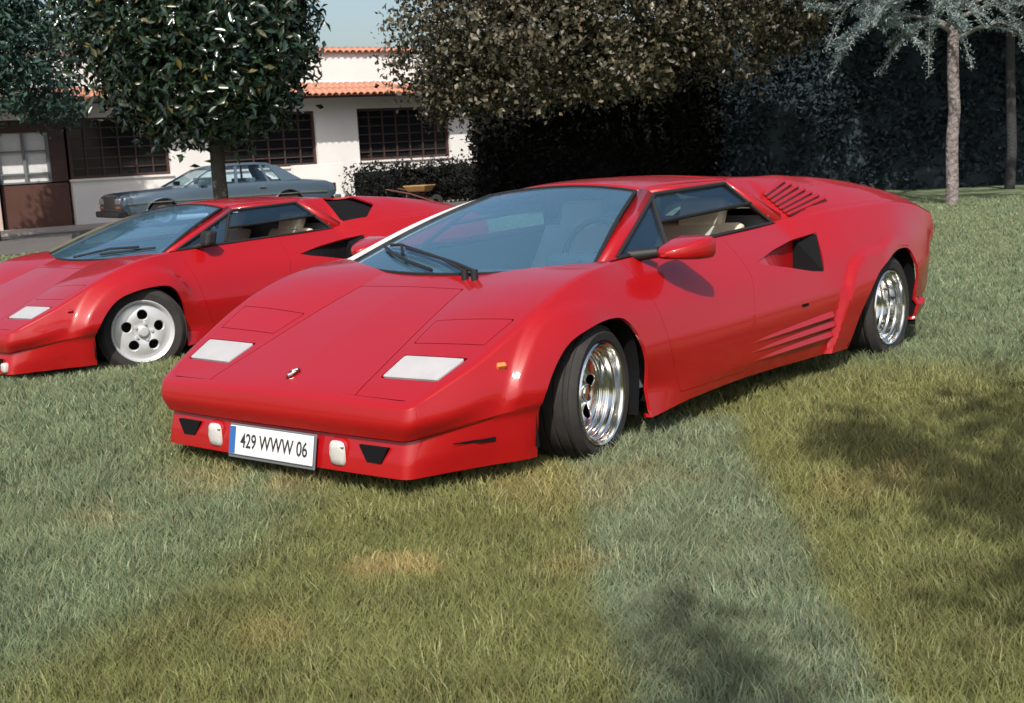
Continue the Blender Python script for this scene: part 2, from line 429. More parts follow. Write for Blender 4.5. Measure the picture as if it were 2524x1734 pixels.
def car_wheel(parent, name, centre, width, R, steer, side, style, offset):
    w_ = empty(name); w_.parent = parent; w_.location = centre; w_.rotation_euler = (0, 0, R_(steer) + (0 if side > 0 else math.pi))
    h = width / 2
    prof = [(.188, h - .012), (.200, h + .002), (.5 * (R + .200), h + .006), (R - .016, h - .004), (R - .006, h - .018)]
    ng = 4
    for k in range(ng):
        y = h - .035 - (width - .07) * k / (ng - 1)
        prof += [(R, y + .006 + .012), (R, y + .006), (R - .008, y + .004), (R - .008, y - .004), (R, y - .006), (R, y - .018)]
    prof += [(R - .006, -h + .018), (R - .022, -h + .004), (.235, -h), (.185, -h + .02)]
    MB().revolve(prof, 110).build('tyre', TYRE, w_, 28)
    if style == 'steps':
        dd = offset; pr = [(.180, h - .022), (.1915, h - .010), (.193, h - .002), (.188, h + .004), (.181, h + .001), (.177, h - .012)]
        n = 3 if dd < .09 else 4
        r = .175; y = h - .014
        for k in range(n):
            pr += [(r, y - dd / n * .75), (r - .002, y - dd / n * .8), (r - .010, y - dd / n * .82), (r - .012, y - dd / n * .80)] ; r -= .012; y -= dd / n
        yd = h - .014 - dd
        pr += [(r, yd)]
        rim = MB().revolve(pr, 72).build('rim', CHROME, w_, 30)
        r_out = r
        disc_holes(w_, 'rim_disc', CHROME, yd, r_out, .035, 5, .092, (.026, .036), dish=.018)
        MB().revolve([(.0, yd + .03), (.030, yd + .028), (.036, yd + .02), (.038, yd - .01)], 24).build('hub_cap', CHROME, w_, 40)
    else:
        pr = [(.182, h - .022), (.1935, h - .010), (.195, h - .002), (.190, h + .004), (.184, h), (.177, h - .02), (.170, h - .03)]
        MB().revolve(pr, 72).build('rim', SILVER, w_, 30)
        disc_holes(w_, 'rim_disc', SILVER, h - .03, .172, .03, 5, .104, (.033, .033), dish=-.022)
        MB().revolve([(.0, h + .022), (.026, h + .02), (.034, h + .006), (.036, h - .02)], 20).build('hub_cap', SILVER, w_, 40)
        for k in range(5):
            a = 2 * math.pi * k / 5 + .6; cx, cz = .052 * math.cos(a), .052 * math.sin(a)
            MB().tube([(cx, h - .02, cz), (cx, h + .004, cz)], .009, 8).build('wheel_bolt', SILVER, w_, 40)
    MB().revolve([(.0, -.05), (.16, -.05), (.16, -.03), (.0, -.03)], 32).build('brake_disc', BRAKE, w_, 40)
    MB().revolve([(.181, h - .03), (.179, -h + .03)], 40).build('barrel', BRAKE, w_, 60)
    return w_

def disc_holes(parent, name, material, y, r_out, r_in, n, rc, hr, dish):
    NR, NA = 30, 180; V = []; P = []
    for i in range(NR):
        r = r_in + (r_out - r_in) * i / (NR - 1)
        for k in range(NA):
            a = 2 * math.pi * k / NA; V.append((r * math.cos(a), y - dish * math.sin(math.pi * (r - r_in) / (r_out - r_in)) + 0.012 * (1 - (r - r_in) / (r_out - r_in)), r * math.sin(a)))
    F = [(i * NA + k, i * NA + (k + 1) % NA, (i + 1) * NA + (k + 1) % NA, (i + 1) * NA + k) for i in range(NR - 1) for k in range(NA)]
    A = np.array(V); val = np.full(len(A), 1e9)
    for k in range(n):
        a = 2 * math.pi * k / n + .35; c = np.array([math.cos(a), math.sin(a)]); tn = np.array([-c[1], c[0]])
        q = A[:, [0, 2]] - rc * c
        val = np.minimum(val, np.sqrt((q @ c / hr[1])**2 + (q @ tn / hr[0])**2) - 1)
    V, F = clip(V, F, val)
    o = mk(name, V, F, material, parent, 40)
    m = o.modifiers.new('s', 'SOLIDIFY'); m.thickness = .018; m.offset = -1; m.use_even_offset = False
    return o

def text_mesh(body, name, size, material, parent, loc, rot, extrude=.001, bold=0.0, sx=1.0):
    cu = bpy.data.curves.new(name, 'FONT'); cu.body = body; cu.size = size; cu.extrude = extrude; cu.offset = bold
    cu.align_x = 'CENTER'; cu.align_y = 'CENTER'
    ob = bpy.data.objects.new(name, cu); col.objects.link(ob)
    dg = bpy.context.evaluated_depsgraph_get(); me = bpy.data.meshes.new_from_object(ob.evaluated_get(dg))
    bpy.data.objects.remove(ob)
    me.materials.clear(); me.materials.append(material)
    o = link(name, me, parent); o.location = loc; o.rotation_euler = rot; o.scale = (sx, 1, 1)
    return o

def solid(o, t, off=-1):
    m = o.modifiers.new('s', 'SOLIDIFY'); m.thickness = t; m.offset = off; m.use_even_offset = False; return o

def make_car(root, kind):
    ann = kind == 'later'
    G = flared(GRID0, not ann)
    NV, NU, _ = G.shape
    # ---------------- flank skin (both sides welded at the centre line)
    V = [G[j, i] for i in range(NU) for j in range(NV)]
    F = grid_faces(NU, NV, True)
    A = np.array(V); xz = A[:, [0, 2]]
    sel = lambda: np.array(V)
    def cutout(poly, guard):
        nonlocal V, F
        a = np.array(V); s = sdp(a[:, [0, 2]], poly); s = np.where(guard(a), s, -1.)
        V, F = clip(V, F, -s)
    out = lambda a: a[:, 1] > .60
    cutout(ARCH_F, out); cutout(ARCH_R, out); cutout(NACA, out)
    a = np.array(V); bad = (a[:, 1] < .90) & (a[:, 2] < .21) & (a[:, 0] > -.45) & (a[:, 0] < .3)
    V, F = clip(V, F, np.where(bad, -1., 1.))
    slots = []
    if ann:
        pass
    for s in slots: cutout(np.array(s), out)
    DOOR = np.array([(-.372, .90), (-.378, .62), (-.415, .40), (-.47, .232), (-1.00, .228), (-1.04, .40), (-1.18, .62), (-1.22, .90)])
    a = np.array(V); s = np.where(a[:, 1] > .5, sdp(a[:, [0, 2]], DOOR), -1.)
    Vd, Fd = clip(V, F, s - .0009)
    V, F = clip(V, F, -s - .0009)
    def bsharp(o):
        me = o.data; ne = len(me.edges); li = np.empty(len(me.loops), np.int32); me.loops.foreach_get('edge_index', li)
        cnt = np.bincount(li, minlength=ne); a = me.attributes.get('sharp_edge') or me.attributes.new('sharp_edge', 'BOOLEAN', 'EDGE')
        v = np.zeros(ne, bool); a.data.foreach_get('value', v); a.data.foreach_set('value', v | (cnt == 1)); return o
    def both(name, V, F, material, side_parts=False, sm=32, th=.014):
        V = np.array(V)
        if side_parts:
            o = bsharp(mk(name, V, F, material, root, sm)); solid(o, th)
            o2 = bsharp(mk(name, V * [1, -1, 1], [f[::-1] for f in F], material, root, sm)); solid(o2, th)
            return o, o2
        n = len(V); V2 = np.vstack([V, V * [1, -1, 1]]); F2 = list(F) + [tuple(i + n for i in f[::-1]) for f in F]
        o = mk(name, V2, F2, material, root)
        bm = bmesh.new(); bm.from_mesh(o.data); bmesh.ops.remove_doubles(bm, verts=bm.verts, dist=.0004); bm.to_mesh(o.data); bm.free()
        o.data.polygons.foreach_set('use_smooth', [True] * len(o.data.polygons)); o.data.set_sharp_from_angle(angle=R_(sm)); bsharp(o)
        return solid(o, th)
    both('body', V, F, RED)
    both('door', Vd, Fd, RED, True)
    # dark underlay just behind the skin: what the panel gaps show
    # ---------------- front deck: lid, lamps, fender tops
    xs = np.linspace(.792, -.33, 112); nv = 64
    Vt = []; 
    for x in xs:
        yo = float(yA0(x)) if x <= .768 else .640
        for j in range(nv):
            y = yo * j / (nv - 1)
            fx = x
            z = float(top_z(x, y))
            if x > .70:   # blend to the nose seam height
                t = smooth01((x - .70) / .09); z = z * (1 - t) + t * (.402 + .010 * (1 - (y / .64)**2) + (.768 - x) * .45)
            Vt.append(np.array((x, y, z)))
    Ft = grid_faces(len(xs), nv, True)
    a = np.array(Vt)
    # front edge along the nose seam, rear edge along the windshield base
    front = .768 + .014 * (1 - (a[:, 1] / .64)**2) - .006 - a[:, 0]
    Vt, Ft = clip(Vt, Ft, front)
    a = np.array(Vt); Vt, Ft = clip(Vt, Ft, a[:, 0] - xw(a[:, 1]))
    under = [v - np.array([0, 0, .016]) for v in Vt]
    both('deck_shell', under, Ft, DARK, False, 60, .004)
    def split(V, F, poly, gap):
        a = np.array(V); s = sdp(a[:, :2], poly)
        return clip(V, F, s - gap), clip(V, F, -s - gap)
    (Vl, Fl), (Vt, Ft) = split(Vt, Ft, FRONT_LID, .0022)
    (Vh, Fh), (Vt, Ft) = split(Vt, Ft, HL, .0035)
    (Vp, Fp), (Vt, Ft) = split(Vt, Ft, LID, .0018)
    both('fender_top', Vt, Ft, RED, False, 40, .010)
    both('front_lid', Vl, Fl, RED, False, 40, .010)
    both('lamp_cover', Vp, Fp, RED, True, 40, .010)
    for o in both('front_lamp', [v + np.array([0, 0, .0015]) for v in Vh], Fh, LENS, True, 40, .012):
        pass
    # ---------------- emblem on the nose
    ez = float(top_z(.70, 0.)); e = MB()
    e.add([(.735, .0, ez - .013), (.712, -.018, ez - .002), (.680, -.020, ez + .010), (.670, 0, ez + .014), (.680, .020, ez + .010), (.712, .018, ez - .002),
           (.735, .0, ez - .009), (.712, -.018, ez + .002), (.680, -.020, ez + .014), (.670, 0, ez + .018), (.680, .020, ez + .014), (.712, .018, ez + .002)],
          [(6, 7, 8, 9, 10, 11)] + [(i, (i + 1) % 6, 6 + (i + 1) % 6, 6 + i) for i in range(6)]).build('emblem', mat_recess, root)
    b = MB(); b.tube([(.722, -.004, ez - .001), (.708, .006, ez + .005), (.695, -.008, ez + .010), (.682, .008, ez + .0155)], .0045, 6)
    b.tube([(.702, .004, ez + .007), (.697, .014, ez + .009)], .003, 6); b.build('emblem_figure', ALU, root, 40)
    # ---------------- windshield
    nu, nvv = 25, 15; Vw = []
    for i in range(nu):
        t = -1 + 2 * i / (nu - 1); y0 = .672 * t; y1 = .415 * t
        P0 = np.array([xw(y0) - .004, y0, .722 + .019 * t * t]); P1 = np.array([-1.004 + .034 * t * t, y1, 1.028 - .029 * t * t])
        for j in range(nvv):
            s = j / (nvv - 1); p = P0 * (1 - s) + P1 * s; p[2] += .016 * math.sin(math.pi * s) ; Vw.append(p)
    o = mk('windshield', Vw, grid_faces(nu, nvv), WSGLASS, root, 60)
    Wp = lambda t, s: Vw[int(round((t + 1) / 2 * (nu - 1))) * nvv + int(round(s * (nvv - 1)))]
    b = MB()
    up = np.array([0, 0, .002])
    b.tube([Vw[i * nvv] + up for i in range(nu)], .009, 6); b.tube([Vw[i * nvv + nvv - 1] + up for i in range(nu)], .007, 6)
    for i in (0, nu - 1): b.tube([Vw[i * nvv + j] + up for j in range(nvv)], .009, 6)
    b.build('windshield_seal', BLACK, root, 60)
    # added strips coloured as reflections along both edges of the glass
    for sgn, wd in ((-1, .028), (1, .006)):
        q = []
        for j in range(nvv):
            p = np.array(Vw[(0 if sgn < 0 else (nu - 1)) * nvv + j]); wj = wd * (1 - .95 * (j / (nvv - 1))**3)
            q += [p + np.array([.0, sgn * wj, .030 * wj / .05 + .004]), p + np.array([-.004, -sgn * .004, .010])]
        mk('glass_edge_reflection', q, grid_faces(nvv, 2, sgn > 0), PALEREFL if ann else KHAKIREFL, root, 60)
    # ---------------- roof, pillars
    nu, nvv = 21, 14; Vr = []
    for i in range(nu):
        t = -1 + 2 * i / (nu - 1)
        for j in range(nvv):
            s = j / (nvv - 1); x = -1.008 + .03 * t * t * (1 - s) * -.6 + s * -.612; hw = .408 + (.503 - .408) * s
            Vr.append((x, hw * t, 1.048 + .006 * math.sin(math.pi * s) - (.040 - .010 * s) * abs(t)**2.2 - .010 * (1 - s)**6))
    solid(mk('roof', Vr, grid_faces(nu, nvv, False), RED, root, 50), .018)
    for sg in (1, -1):
        S = lambda p: (p[0], sg * p[1], p[2])
        def strip(name, pa, pb, material, th=.02, bulge=.006):
            n = len(pa); V = []
            for p, q in zip(pa, pb):
                p = np.array(p); q = np.array(q)
                V += [S(p), S((p + q) / 2 + np.array([0, bulge, bulge])), S(q)]
            o = mk(name, V, grid_faces(n, 3, sg < 0), material, root, 60); return solid(fix_out(o), th)
        strip('roof_rail', [(-1.022, .402, 1.010), (-1.3, .456, 1.019), (-1.62, .503, 1.018)], [(-1.020, .478, .985), (-1.28, .508, .996), (-1.535, .540, 1.004)], RED)
        strip('windshield_pillar', [(-.262, .682, .745), (-.62, .552, .878), (-1.022, .402, 1.010)], [(-.352, .722, .766), (-.69, .603, .875), (-1.020, .478, .985)], RED)
        strip('rear_pillar', [(-1.535, .540, 1.004), (-1.735, .672, .805)], [(-1.62, .503, 1.02), (-1.845, .694, .815)], RED)
        # side glass frame and panes
        fb, ft, rt, rb = [np.array(p) for p in ((-.372, .716, .768), (-1.022, .480, .983), (-1.530, .540, 1.001), (-1.728, .676, .800))]
        edge = lambda a, b, n=8: [tuple(a + (b - a) * k / n) for k in range(n + 1)]
        blt = lambda u, v: (fb * (1 - u) + rb * u) * (1 - v) + (ft * (1 - u) + rt * u) * v
        seal = MB()
        for a_, b_ in ((fb, ft), (ft, rt), (rt, rb), (rb, fb)): seal.tube([S(p) for p in (a_, b_)], .010, 6)
        seal.build('window_seal', BLACK, root, 60)
        q1 = np.array([-.965, .503, .962]); q2 = np.array([-.775, .688, .785])
        div = MB(); div.tube([S(q1), S(q2)], .011, 6); div.build('window_divider', BLACK, root, 60)
        m1 = np.array([-.872, .598, .872]); m2 = np.array([-1.640, .612, .902])
        bar = MB(); bar.tube([S(m1), S(m2)], .009, 6); bar.build('window_bar', BLACK, root, 60)
        inn = np.array([0, -.006, -.004])
        mk('quarter_glass', [S(p + inn) for p in (fb, q2, q1, ft)], [(0, 1, 2, 3)], SIDEGLASS, root)
        mk('side_glass', [S(p + inn) for p in (q1, m1, m2, rt, ft)], [(0, 1, 2, 3, 4)], SIDEGLASS, root)
        if sg < 0:
            mk('side_glass', [S(p + inn) for p in (m1, q2, rb, m2)], [(0, 1, 2, 3)], SIDEGLASS, root)
        # window sill ledge
        mk('sill_ledge', [S(p) for p in ((-.30, .735, .765), (-1.74, .690, .803), (-1.72, .60, .795), (-.30, .62, .755))], [(0, 1, 2, 3)], BLACK, root)
    # ---------------- rear deck
    xs = np.linspace(-1.60, -3.19, 66); nv = 34; Vr = []
    for x in xs:
        ry, rz = ridge(x); zc = float(pchip([-1.6, -1.8, -2.2, -3.19], [1.05, 1.035, .95, .80], x)); ay, az = float(yA0(x)), float(zA0(x))
        if x > -1.75: ay, az = .69 * 1., .80
        for j in range(nv):
            t = j / (nv - 1)
            if t < .55: s = t / .55; Vr.append(np.array([x, ry * s, zc + (rz - zc) * s**2.5]))
            else:
                s = (t - .55) / .45; z = rz + (az - rz) * s + .012 * math.sin(math.pi * s); Vr.append(np.array([x, ry + (ay - ry) * s, z]))
    Fr = grid_faces(len(xs), nv, True)
    a = np.array(Vr)
    # keep clear of the cabin: in front of the rear pillar
    pil = -1.60 - np.clip(a[:, 1] - .50, 0, 1) * 1.22
    Vr, Fr = clip(Vr, Fr, pil - a[:, 0] - .002)
    if not ann:
        IN = [(-1.80, .40), (-2.02, .40), (-2.22, .62), (-2.05, .715), (-1.83, .68)]
        a = np.array(Vr); s = sdp(a[:, :2], IN)
        Vi, Fi = clip(Vr, Fr, s); Vr, Fr = clip(Vr, Fr, -s)
        both('intake_grille', [v - np.array([.02, .03, .03]) for v in Vi], Fi, DARK, True, 60, .01)
    else:
        IN = [(-1.80, .575), (-2.04, .535), (-2.19, .72), (-1.87, .685)]
    both('engine_deck', Vr, Fr, RED, False, 34, .012)
    def deck_pt(x, y):
        ry, rz = ridge(x); ay, az = float(yA0(x)), float(zA0(x)); s = (y - ry) / (ay - ry)
        return np.array([x, y, rz + (az - rz) * s + .012 * math.sin(math.pi * min(max(s, 0), 1))])
    if ann:
        # seven lengthwise louvre blades on the shoulder intake
        fi, ri, ro, fo = [np.array(p) for p in ((-1.80, .588), (-2.055, .548), (-2.215, .724), (-1.85, .706))]
        dark = MB()
        for sg in (1, -1):
            q = [deck_pt(*p) + np.array([0, .004, .004]) for p in (fi, ri, ro, fo)]
            V_ = [(p[0], sg * p[1], p[2]) for p in q]
            solid(fix_out(mk('intake_recess', V_, [(0, 1, 2, 3)], mat_recess, root)), .02)
            for k in range(7):
                u0, u1 = (k + .10) / 7, (k + .73) / 7
                P = []
                for (f_, r_) in ((fi + (fo - fi) * u0, ri + (ro - ri) * u0), (fi + (fo - fi) * u1, ri + (ro - ri) * u1)):
                    P.append((deck_pt(*(f_ + (r_ - f_) * -.02)), deck_pt(*(f_ + (r_ - f_) * 1.02))))
                nrm = np.array([.10, .66, .74])
                lo = [P[0][0], P[0][1], P[1][1], P[1][0]]
                hi = [p + nrm * h for p, h in zip(lo, (.013, .017, .016, .012))]
                Vb = [(p[0], sg * p[1], p[2]) for p in [*lo, *hi]]
                o = mk('louvre', Vb, [(0, 1, 2, 3), (4, 7, 6, 5), (0, 4, 5, 1), (1, 5, 6, 2), (2, 6, 7, 3), (3, 7, 4, 0)], RED, root)
                fix_normals(o); m = o.modifiers.new('b', 'BEVEL'); m.width = .004; m.segments = 2
    # ---------------- ducts and slots
    for sg in (1, -1):
        fl, dk = MB(), MB(); n_ = 8
        S_ = lambda x, z, dy=0: (x, sg * (side_y(G, x, z) - .001 - dy), z)
        inn_t, inn_b = (-1.80, sg * .745, .722), (-1.795, sg * .745, .585)
        tipx, tipz = -1.27, .655; tops, bots, ft_, fb_ = [], [], [], []
        for k in range(n_ + 1):
            t = k / n_; xt = -1.27 - .66 * t; xb_ = -1.27 - .535 * t; e = float(smooth01(t))
            zt = float(np.interp(-xt, [1.27, 1.5, 1.72, 1.93], [.655, .694, .720, .740])); zb = float(np.interp(-xb_, [1.27, 1.5, 1.7, 1.805], [.655, .617, .578, .566]))
            tops.append(S_(xt, zt)); bots.append(S_(xb_, zb)); xf, zf, xg, zg = -1.27 - .535 * t, .655 + .068 * t, -1.27 - .525 * t, .655 - .080 * t
            mixy = lambda x, z: (x, sg * ((side_y(G, x, z) - .001) * (1 - e) + .742 * e), z)
            ft_.append(mixy(xf, zf)); fb_.append(mixy(xg, zg))
        for k in range(n_):
            (fl if ann else dk).add([ft_[k], ft_[k + 1], fb_[k + 1], fb_[k]], [(0, 1, 2, 3)])
            fl.add([tops[k], tops[k + 1], ft_[k + 1], ft_[k]], [(0, 1, 2, 3)]); fl.add([bots[k], bots[k + 1], fb_[k + 1], fb_[k]], [(0, 1, 2, 3)])
        dk.add([ft_[-1], tops[-1], bots[-1], fb_[-1]], [(0, 1, 2, 3)])
        fl.build('air_duct_floor', RED, root, 40); dk.build('air_duct_opening', DARK, root)
        for q, s in enumerate(slots, 1):
            fl, dk = MB(), MB()
            recess(fl, dk, G, s, .165 if q == 0 else (.012 if q == len(slots) else .032), sg, dark_floor=(q == 0 and not ann))
            nm = ('air_duct' if q == 0 else 'side_slot')
            solid(fl.build(nm + '_floor', RED, root, 40), .003, 0)
            if dk.V: dk.build(nm + '_opening', DARK, root)
    # ---------------- wheel housings, floor, inner shell
    for arch in (ARCH_F, ARCH_R):
        cx = arch[:, 0].mean(); pts = [(cx + (p[0] - cx) * 1.03, p[1] * 1.02) for p in arch if p[1] > .17]
        for sg in (1, -1):
            n = len(pts); yo = .872 if arch is ARCH_F else .957
            V_ = [(p[0], sg * yo, p[1]) for p in pts] + [(p[0], sg * .52, p[1]) for p in pts]
            b = MB(); b.add(V_, [(i, i + 1, n + i + 1, n + i) for i in range(n - 1)] + [tuple(range(n, 2 * n))])
            b.build('wheel_housing', DARK, root)
    b = MB()
    b.box(-3.0, .62, -.50, .50, .155, .19); b.box(-1.88, -.40, -.86, .86, .20, .235); b.box(-3.0, -2.85, -.70, .70, .36, .60)
    b.box(.40, .70, -.56, .56, .14, .36)
    b.build('floor_pan', DARK, root)
    for sg in (1, -1):
        b = MB(); b.add([(-.32, sg * .80, .26), (-1.74, sg * .80, .26), (-1.74, sg * .67, .78), (-.32, sg * .69, .74)], [(0, 1, 2, 3)])
        solid(b.build('door_lining', GREYTRIM, root), .02, 0)
    # ---------------- tail
    b = MB()
    zz = [(-3.17, .79, .70), (-3.18, .72, .80), (-3.19, .63, .80), (-3.12, .545, .78), (-3.08, .42, .74)]
    for (xa, za, wa), (xb, zb, wb) in zip(zz[:-1], zz[1:]):
        b.add([(xa, -wa - .02, za), (xa, wa + .02, za), (xb, wb + .02, zb), (xb, -wb - .02, zb)], [(0, 1, 2, 3)])
    solid(b.build('tail_panel', RED if ann else BLACK, root), .01)
    MB().box(-3.12, -2.98, -.76, .76, .27, .50).build('rear_bumper', RED, root, None, .03)
    # ---------------- nose: bumper ducts, fog lamps, plate
    Nx = .796
    if ann:
        for sg in (1, -1):
            P = [(.800, sg * .435, .246), (.800, sg * .570, .246), (.803, sg * .538, .190), (.803, sg * .470, .190)]
            if sg > 0: P = P[::-1]
            MB().prism([(p[0] + .009, p[1], p[2]) for p in P], (-.03, 0, 0)).build('bumper_duct', DARK, root)
            f = MB(); f.add(*rounded_box(.808, sg * .335, .207, .030, .040, .046)); f.build('fog_lamp', FOGM, root, 35)
            f = MB(); f.box(.820, .827, sg * .335 - .020, sg * .335 + .036, .228, .233); f.build('lamp_bar', GREYTRIM, root)
            f = MB(); f.add(*rounded_box(.800, sg * .335, .207, .028, .048, .054)); f.build('fog_lamp_ring', RED, root, 35)
        th = math.atan2(.035, .095)
        pl = empty('number_plate'); pl.parent = root; pl.location = (.838, 0.012, .206); pl.rotation_euler = (0, -th * .55, 0)
        bx = MB(); bx.box(-.006, 0, -.238, .218, -.053, .053); bx.build('plate_base', PLATE, pl, None, .003)
        bb = MB(); bb.box(.0004, .0012, -.236, -.203, -.050, .050); bb.build('blue_band', PLATEB, pl)
        text_mesh('429 WWW 06', 'plate_text', .074, INK, pl, (.0012, .010, -.001), (R_(90), 0, R_(90)), .0006, .0006, .80)
        fr = MB(); fr.box(-.012, -.007, -.246, .226, -.066, .060); fr.build('plate_holder', GREYTRIM, pl, None, .003)
    else:
        for sg in (1, -1):
            f = MB(); f.box(.800, .817, sg * .50 - .07, sg * .50 + .07, .185, .235); f.build('bumper_duct', DARK, root)
            f = MB(); f.add(*rounded_box(.812, sg * .60, .185, .022, .028, .030)); f.build('fog_lamp', FOGM, root, 35)
    # side markers
    for sg in (1, -1):
        x, z = .470, .482
        y = side_y(G, x, z); o = MB().box(-.016, .016, -.008, .010, -.014, .014).build('side_marker', AMBER if ann else RED, root, None, .004)
        o.location = (x, sg * (y - .001), z); o.rotation_euler = (R_(-38 * sg), 0, R_(-28 * sg))
    if ann:
        # three long side strakes ahead of the rear wheel: proud, undercut ridges
        for sg in (1, -1):
            for (xa, za, xb, zb) in ((-1.05, .340, -1.80, .358), (-1.05, .300, -1.82, .312), (-1.05, .260, -1.84, .266)):
                n_ = 12; V_ = []
                for k in range(n_ + 1):
                    t = k / n_; x = xa + (xb - xa) * t; z = za + (zb - za) * t; pr_ = .014 * t**.8; hh = .004 + .020 * t**.7
                    yu = side_y(G, x, z + hh); yl = side_y(G, x, z - .004)
                    V_ += [(x, sg * (yu + .0005), z + hh), (x, sg * (yl + pr_ + .001), z - .002), (x, sg * (yl + pr_ - .002), z - .008), (x, sg * (yl - .012), z - .006)]
                F_ = grid_faces(n_ + 1, 4, sg > 0) + [(4 * n_, 4 * n_ + 1, 4 * n_ + 2, 4 * n_ + 3)]
                fix_normals(mk('side_strake', V_, F_, RED, root, 25))
                sl = []
                for k in range(5, n_ + 1):
                    t = k / n_; x = xa + (xb - xa) * t; z = za + (zb - za) * t; q_ = (k - 5) / (n_ - 5)
                    sl += [(x, sg * (side_y(G, x, z - .006) + .0012), z - .004), (x, sg * (side_y(G, x, z - .02) + .0012), z - .005 - .012 * q_**.7)]
                mk('strake_slot', sl, grid_faces(n_ - 4, 2), DARK, root)
                q = V_[-4:]; c_ = [(p[0] - .002, p[1], p[2]) for p in q]
                mk('strake_outlet', [c_[0], c_[1], c_[2], (c_[3][0], c_[3][1], c_[3][2])], [(0, 1, 2, 3)], DARK, root)
        for sg in (1, -1):   # slim vent on the side of the front bumper
            sl = []
            for k in range(9):
                t = k / 8; x = .66 - .145 * t; z = .246; sl += [(x, sg * (side_y(G, x, z) + .0012), z + .002), (x, sg * (side_y(G, x, z - .01) + .0012), z - .002 - .012 * t)]
            mk('bumper_vent', sl, grid_faces(9, 2), DARK, root)
    # door latch slot
    if ann:
        for sg in (1, -1):
            y = side_y(G, -1.535, .443); MB().box(-1.566, -1.505, sg * y - .006, sg * y + .003, .436, .449).build('latch_slot', DARK, root)
    # ---------------- mirrors
    for sg in (1, -1):
        mroot = empty('wing_mirror'); mroot.parent = root
        if ann:
            # tapered pod: sections along x at mirror head
            secs = [(-.475, .860, .772, .012, .008), (-.490, .864, .773, .040, .018), (-.53, .874, .776, .066, .028), (-.60, .886, .782, .086, .041), (-.660, .893, .786, .092, .047), (-.678, .893, .786, .086, .042)]
            V_ = []; n = 20
            for (x, y, z, ry, rz) in secs:
                for k in range(n):
                    a = 2 * math.pi * k / n; c, s_ = math.cos(a), math.sin(a)
                    V_.append((x, sg * (y + ry * math.copysign(abs(c)**.4, c)), z + rz * math.copysign(abs(s_)**.45, s_)))
            F_ = [(i * n + k, i * n + (k + 1) % n, (i + 1) * n + (k + 1) % n, (i + 1) * n + k) for i in range(len(secs) - 1) for k in range(n)] + [tuple(range(n)), tuple(range((len(secs) - 1) * n, len(secs) * n))]
            fix_normals(mk('mirror_shell', V_, F_, RED, mroot, 50))
            MB().tube([(-.47, sg * .70, .766), (-.53, sg * .80, .775)], [.026, .022], 8).build('mirror_arm', BLACK, mroot, 50)
        else:
            bmesh_box = MB().box(-.60, -.52, .735 if sg > 0 else -.83, .83 if sg > 0 else -.735, .78, .875, lambda x, y, z: (x - (z - .78) * .25, y, z))
            bmesh_box.build('mirror_shell', BLACK, mroot, None, .02)
            MB().tube([(-.50, sg * .69, .768), (-.545, sg * .76, .79)], .018, 8).build('mirror_arm', BLACK, mroot, 50)
    # ---------------- wiper
    if ann:
        wr = empty('wiper'); wr.parent = root
        def wpt(u, v, h): 
            t = u; y0 = .672 * t; y1 = .415 * t
            P0 = np.array([xw(y0) - .004, y0, .722 + .019 * t * t]); P1 = np.array([-1.004 + .034 * t * t, y1, 1.028 - .029 * t * t])
            p = P0 * (1 - v) + P1 * v; p[2] += .016 * math.sin(math.pi * v) + h; return p
        piv = np.array([-.035, .265, .730])
        for q in (0, .05): MB().tube([piv + [0, -q, -.04], piv + [0, -q, .022]], .015, 10).build('wiper_pivot', BLACK, wr, 50)
        e1 = wpt(-.62, .195, .030); e2 = wpt(-.52, .175, .026)
        MB().tube([piv + [0, 0, .015], piv * .75 + e1 * .25 + [0, 0, .016], piv * .3 + e1 * .7 + [0, 0, .006], e1], [.009, .008, .006, .005], 8).build('wiper_arm', BLACK, wr, 50)
        MB().tube([piv + [0, -.05, .015], piv * .6 + e2 * .4 + [-.01, -.03, .02], e2], .0065, 6).build('wiper_arm', BLACK, wr, 50)
        MB().tube([wpt(-.885, .185, .018), wpt(-.62, .13, .022), wpt(-.30, .07, .020), wpt(.0, .012, .016)], .008, 6).build('wiper_blade', BLACK, wr, 50)
        MB().tube([wpt(-.80, .20, .02), e1, wpt(-.45, .115, .026)], .007, 6).build('blade_bracket', BLACK, wr, 50)
    else:
        wr = empty('wiper'); wr.parent = root
        MB().tube([(-.07, -.02, .745), (-.20, .22, .79), (-.23, .50, .80)], .008, 6).build('wiper_arm', BLACK, wr, 50)
        MB().tube([(-.12, .22, .762), (-.30, .58, .79)], .008, 6).build('wiper_blade', BLACK, wr, 50)
    # ---------------- cabin
    b = MB(); b.box(-.62, -.05, -.62, .62, .44, .70, lambda x, y, z: (x, y * (1 if z < .6 else .96), z + (0 if z < .6 else (.02 if x > -.3 else -.01))))
    b.box(-.78, -.58, .18, .60, .66, .755); b.build('dashboard', DASH, root, None, .03)
    sw = MB(); n = 28
    sw.tube([(-.70 - .05 * math.sin(2 * math.pi * k / n), .38 + .17 * math.cos(2 * math.pi * k / n), .735 + .16 * math.sin(2 * math.pi * k / n)) for k in range(n + 1)], .014, 8, False)
    sw.tube([(-.55, .38, .70), (-.71, .38, .735)], .03, 8); sw.tube([(-.705, .22, .735), (-.705, .54, .735)], .014, 6)
    sw.build('steering_wheel', BLACK, root, 60)
    for sg in (1, -1):
        s_ = MB(); s_.box(-1.30, -.82, sg * .36 - .23, sg * .36 + .23, .24, .40)
        s_.add(*rounded_slab([(-1.26, .36), (-1.42, .36), (-1.66, .80), (-1.60, .82)], sg * .36, .22))
        s_.add(*rounded_slab([(-1.575, .80), (-1.64, .80), (-1.70, .93), (-1.62, .935)], sg * .36, .12))
        s_.build('seat', CREAM, root, 40, .02)
    MB().box(-1.80, -1.72, -.66, .66, .22, .84).build('rear_bulkhead', GREYTRIM, root)
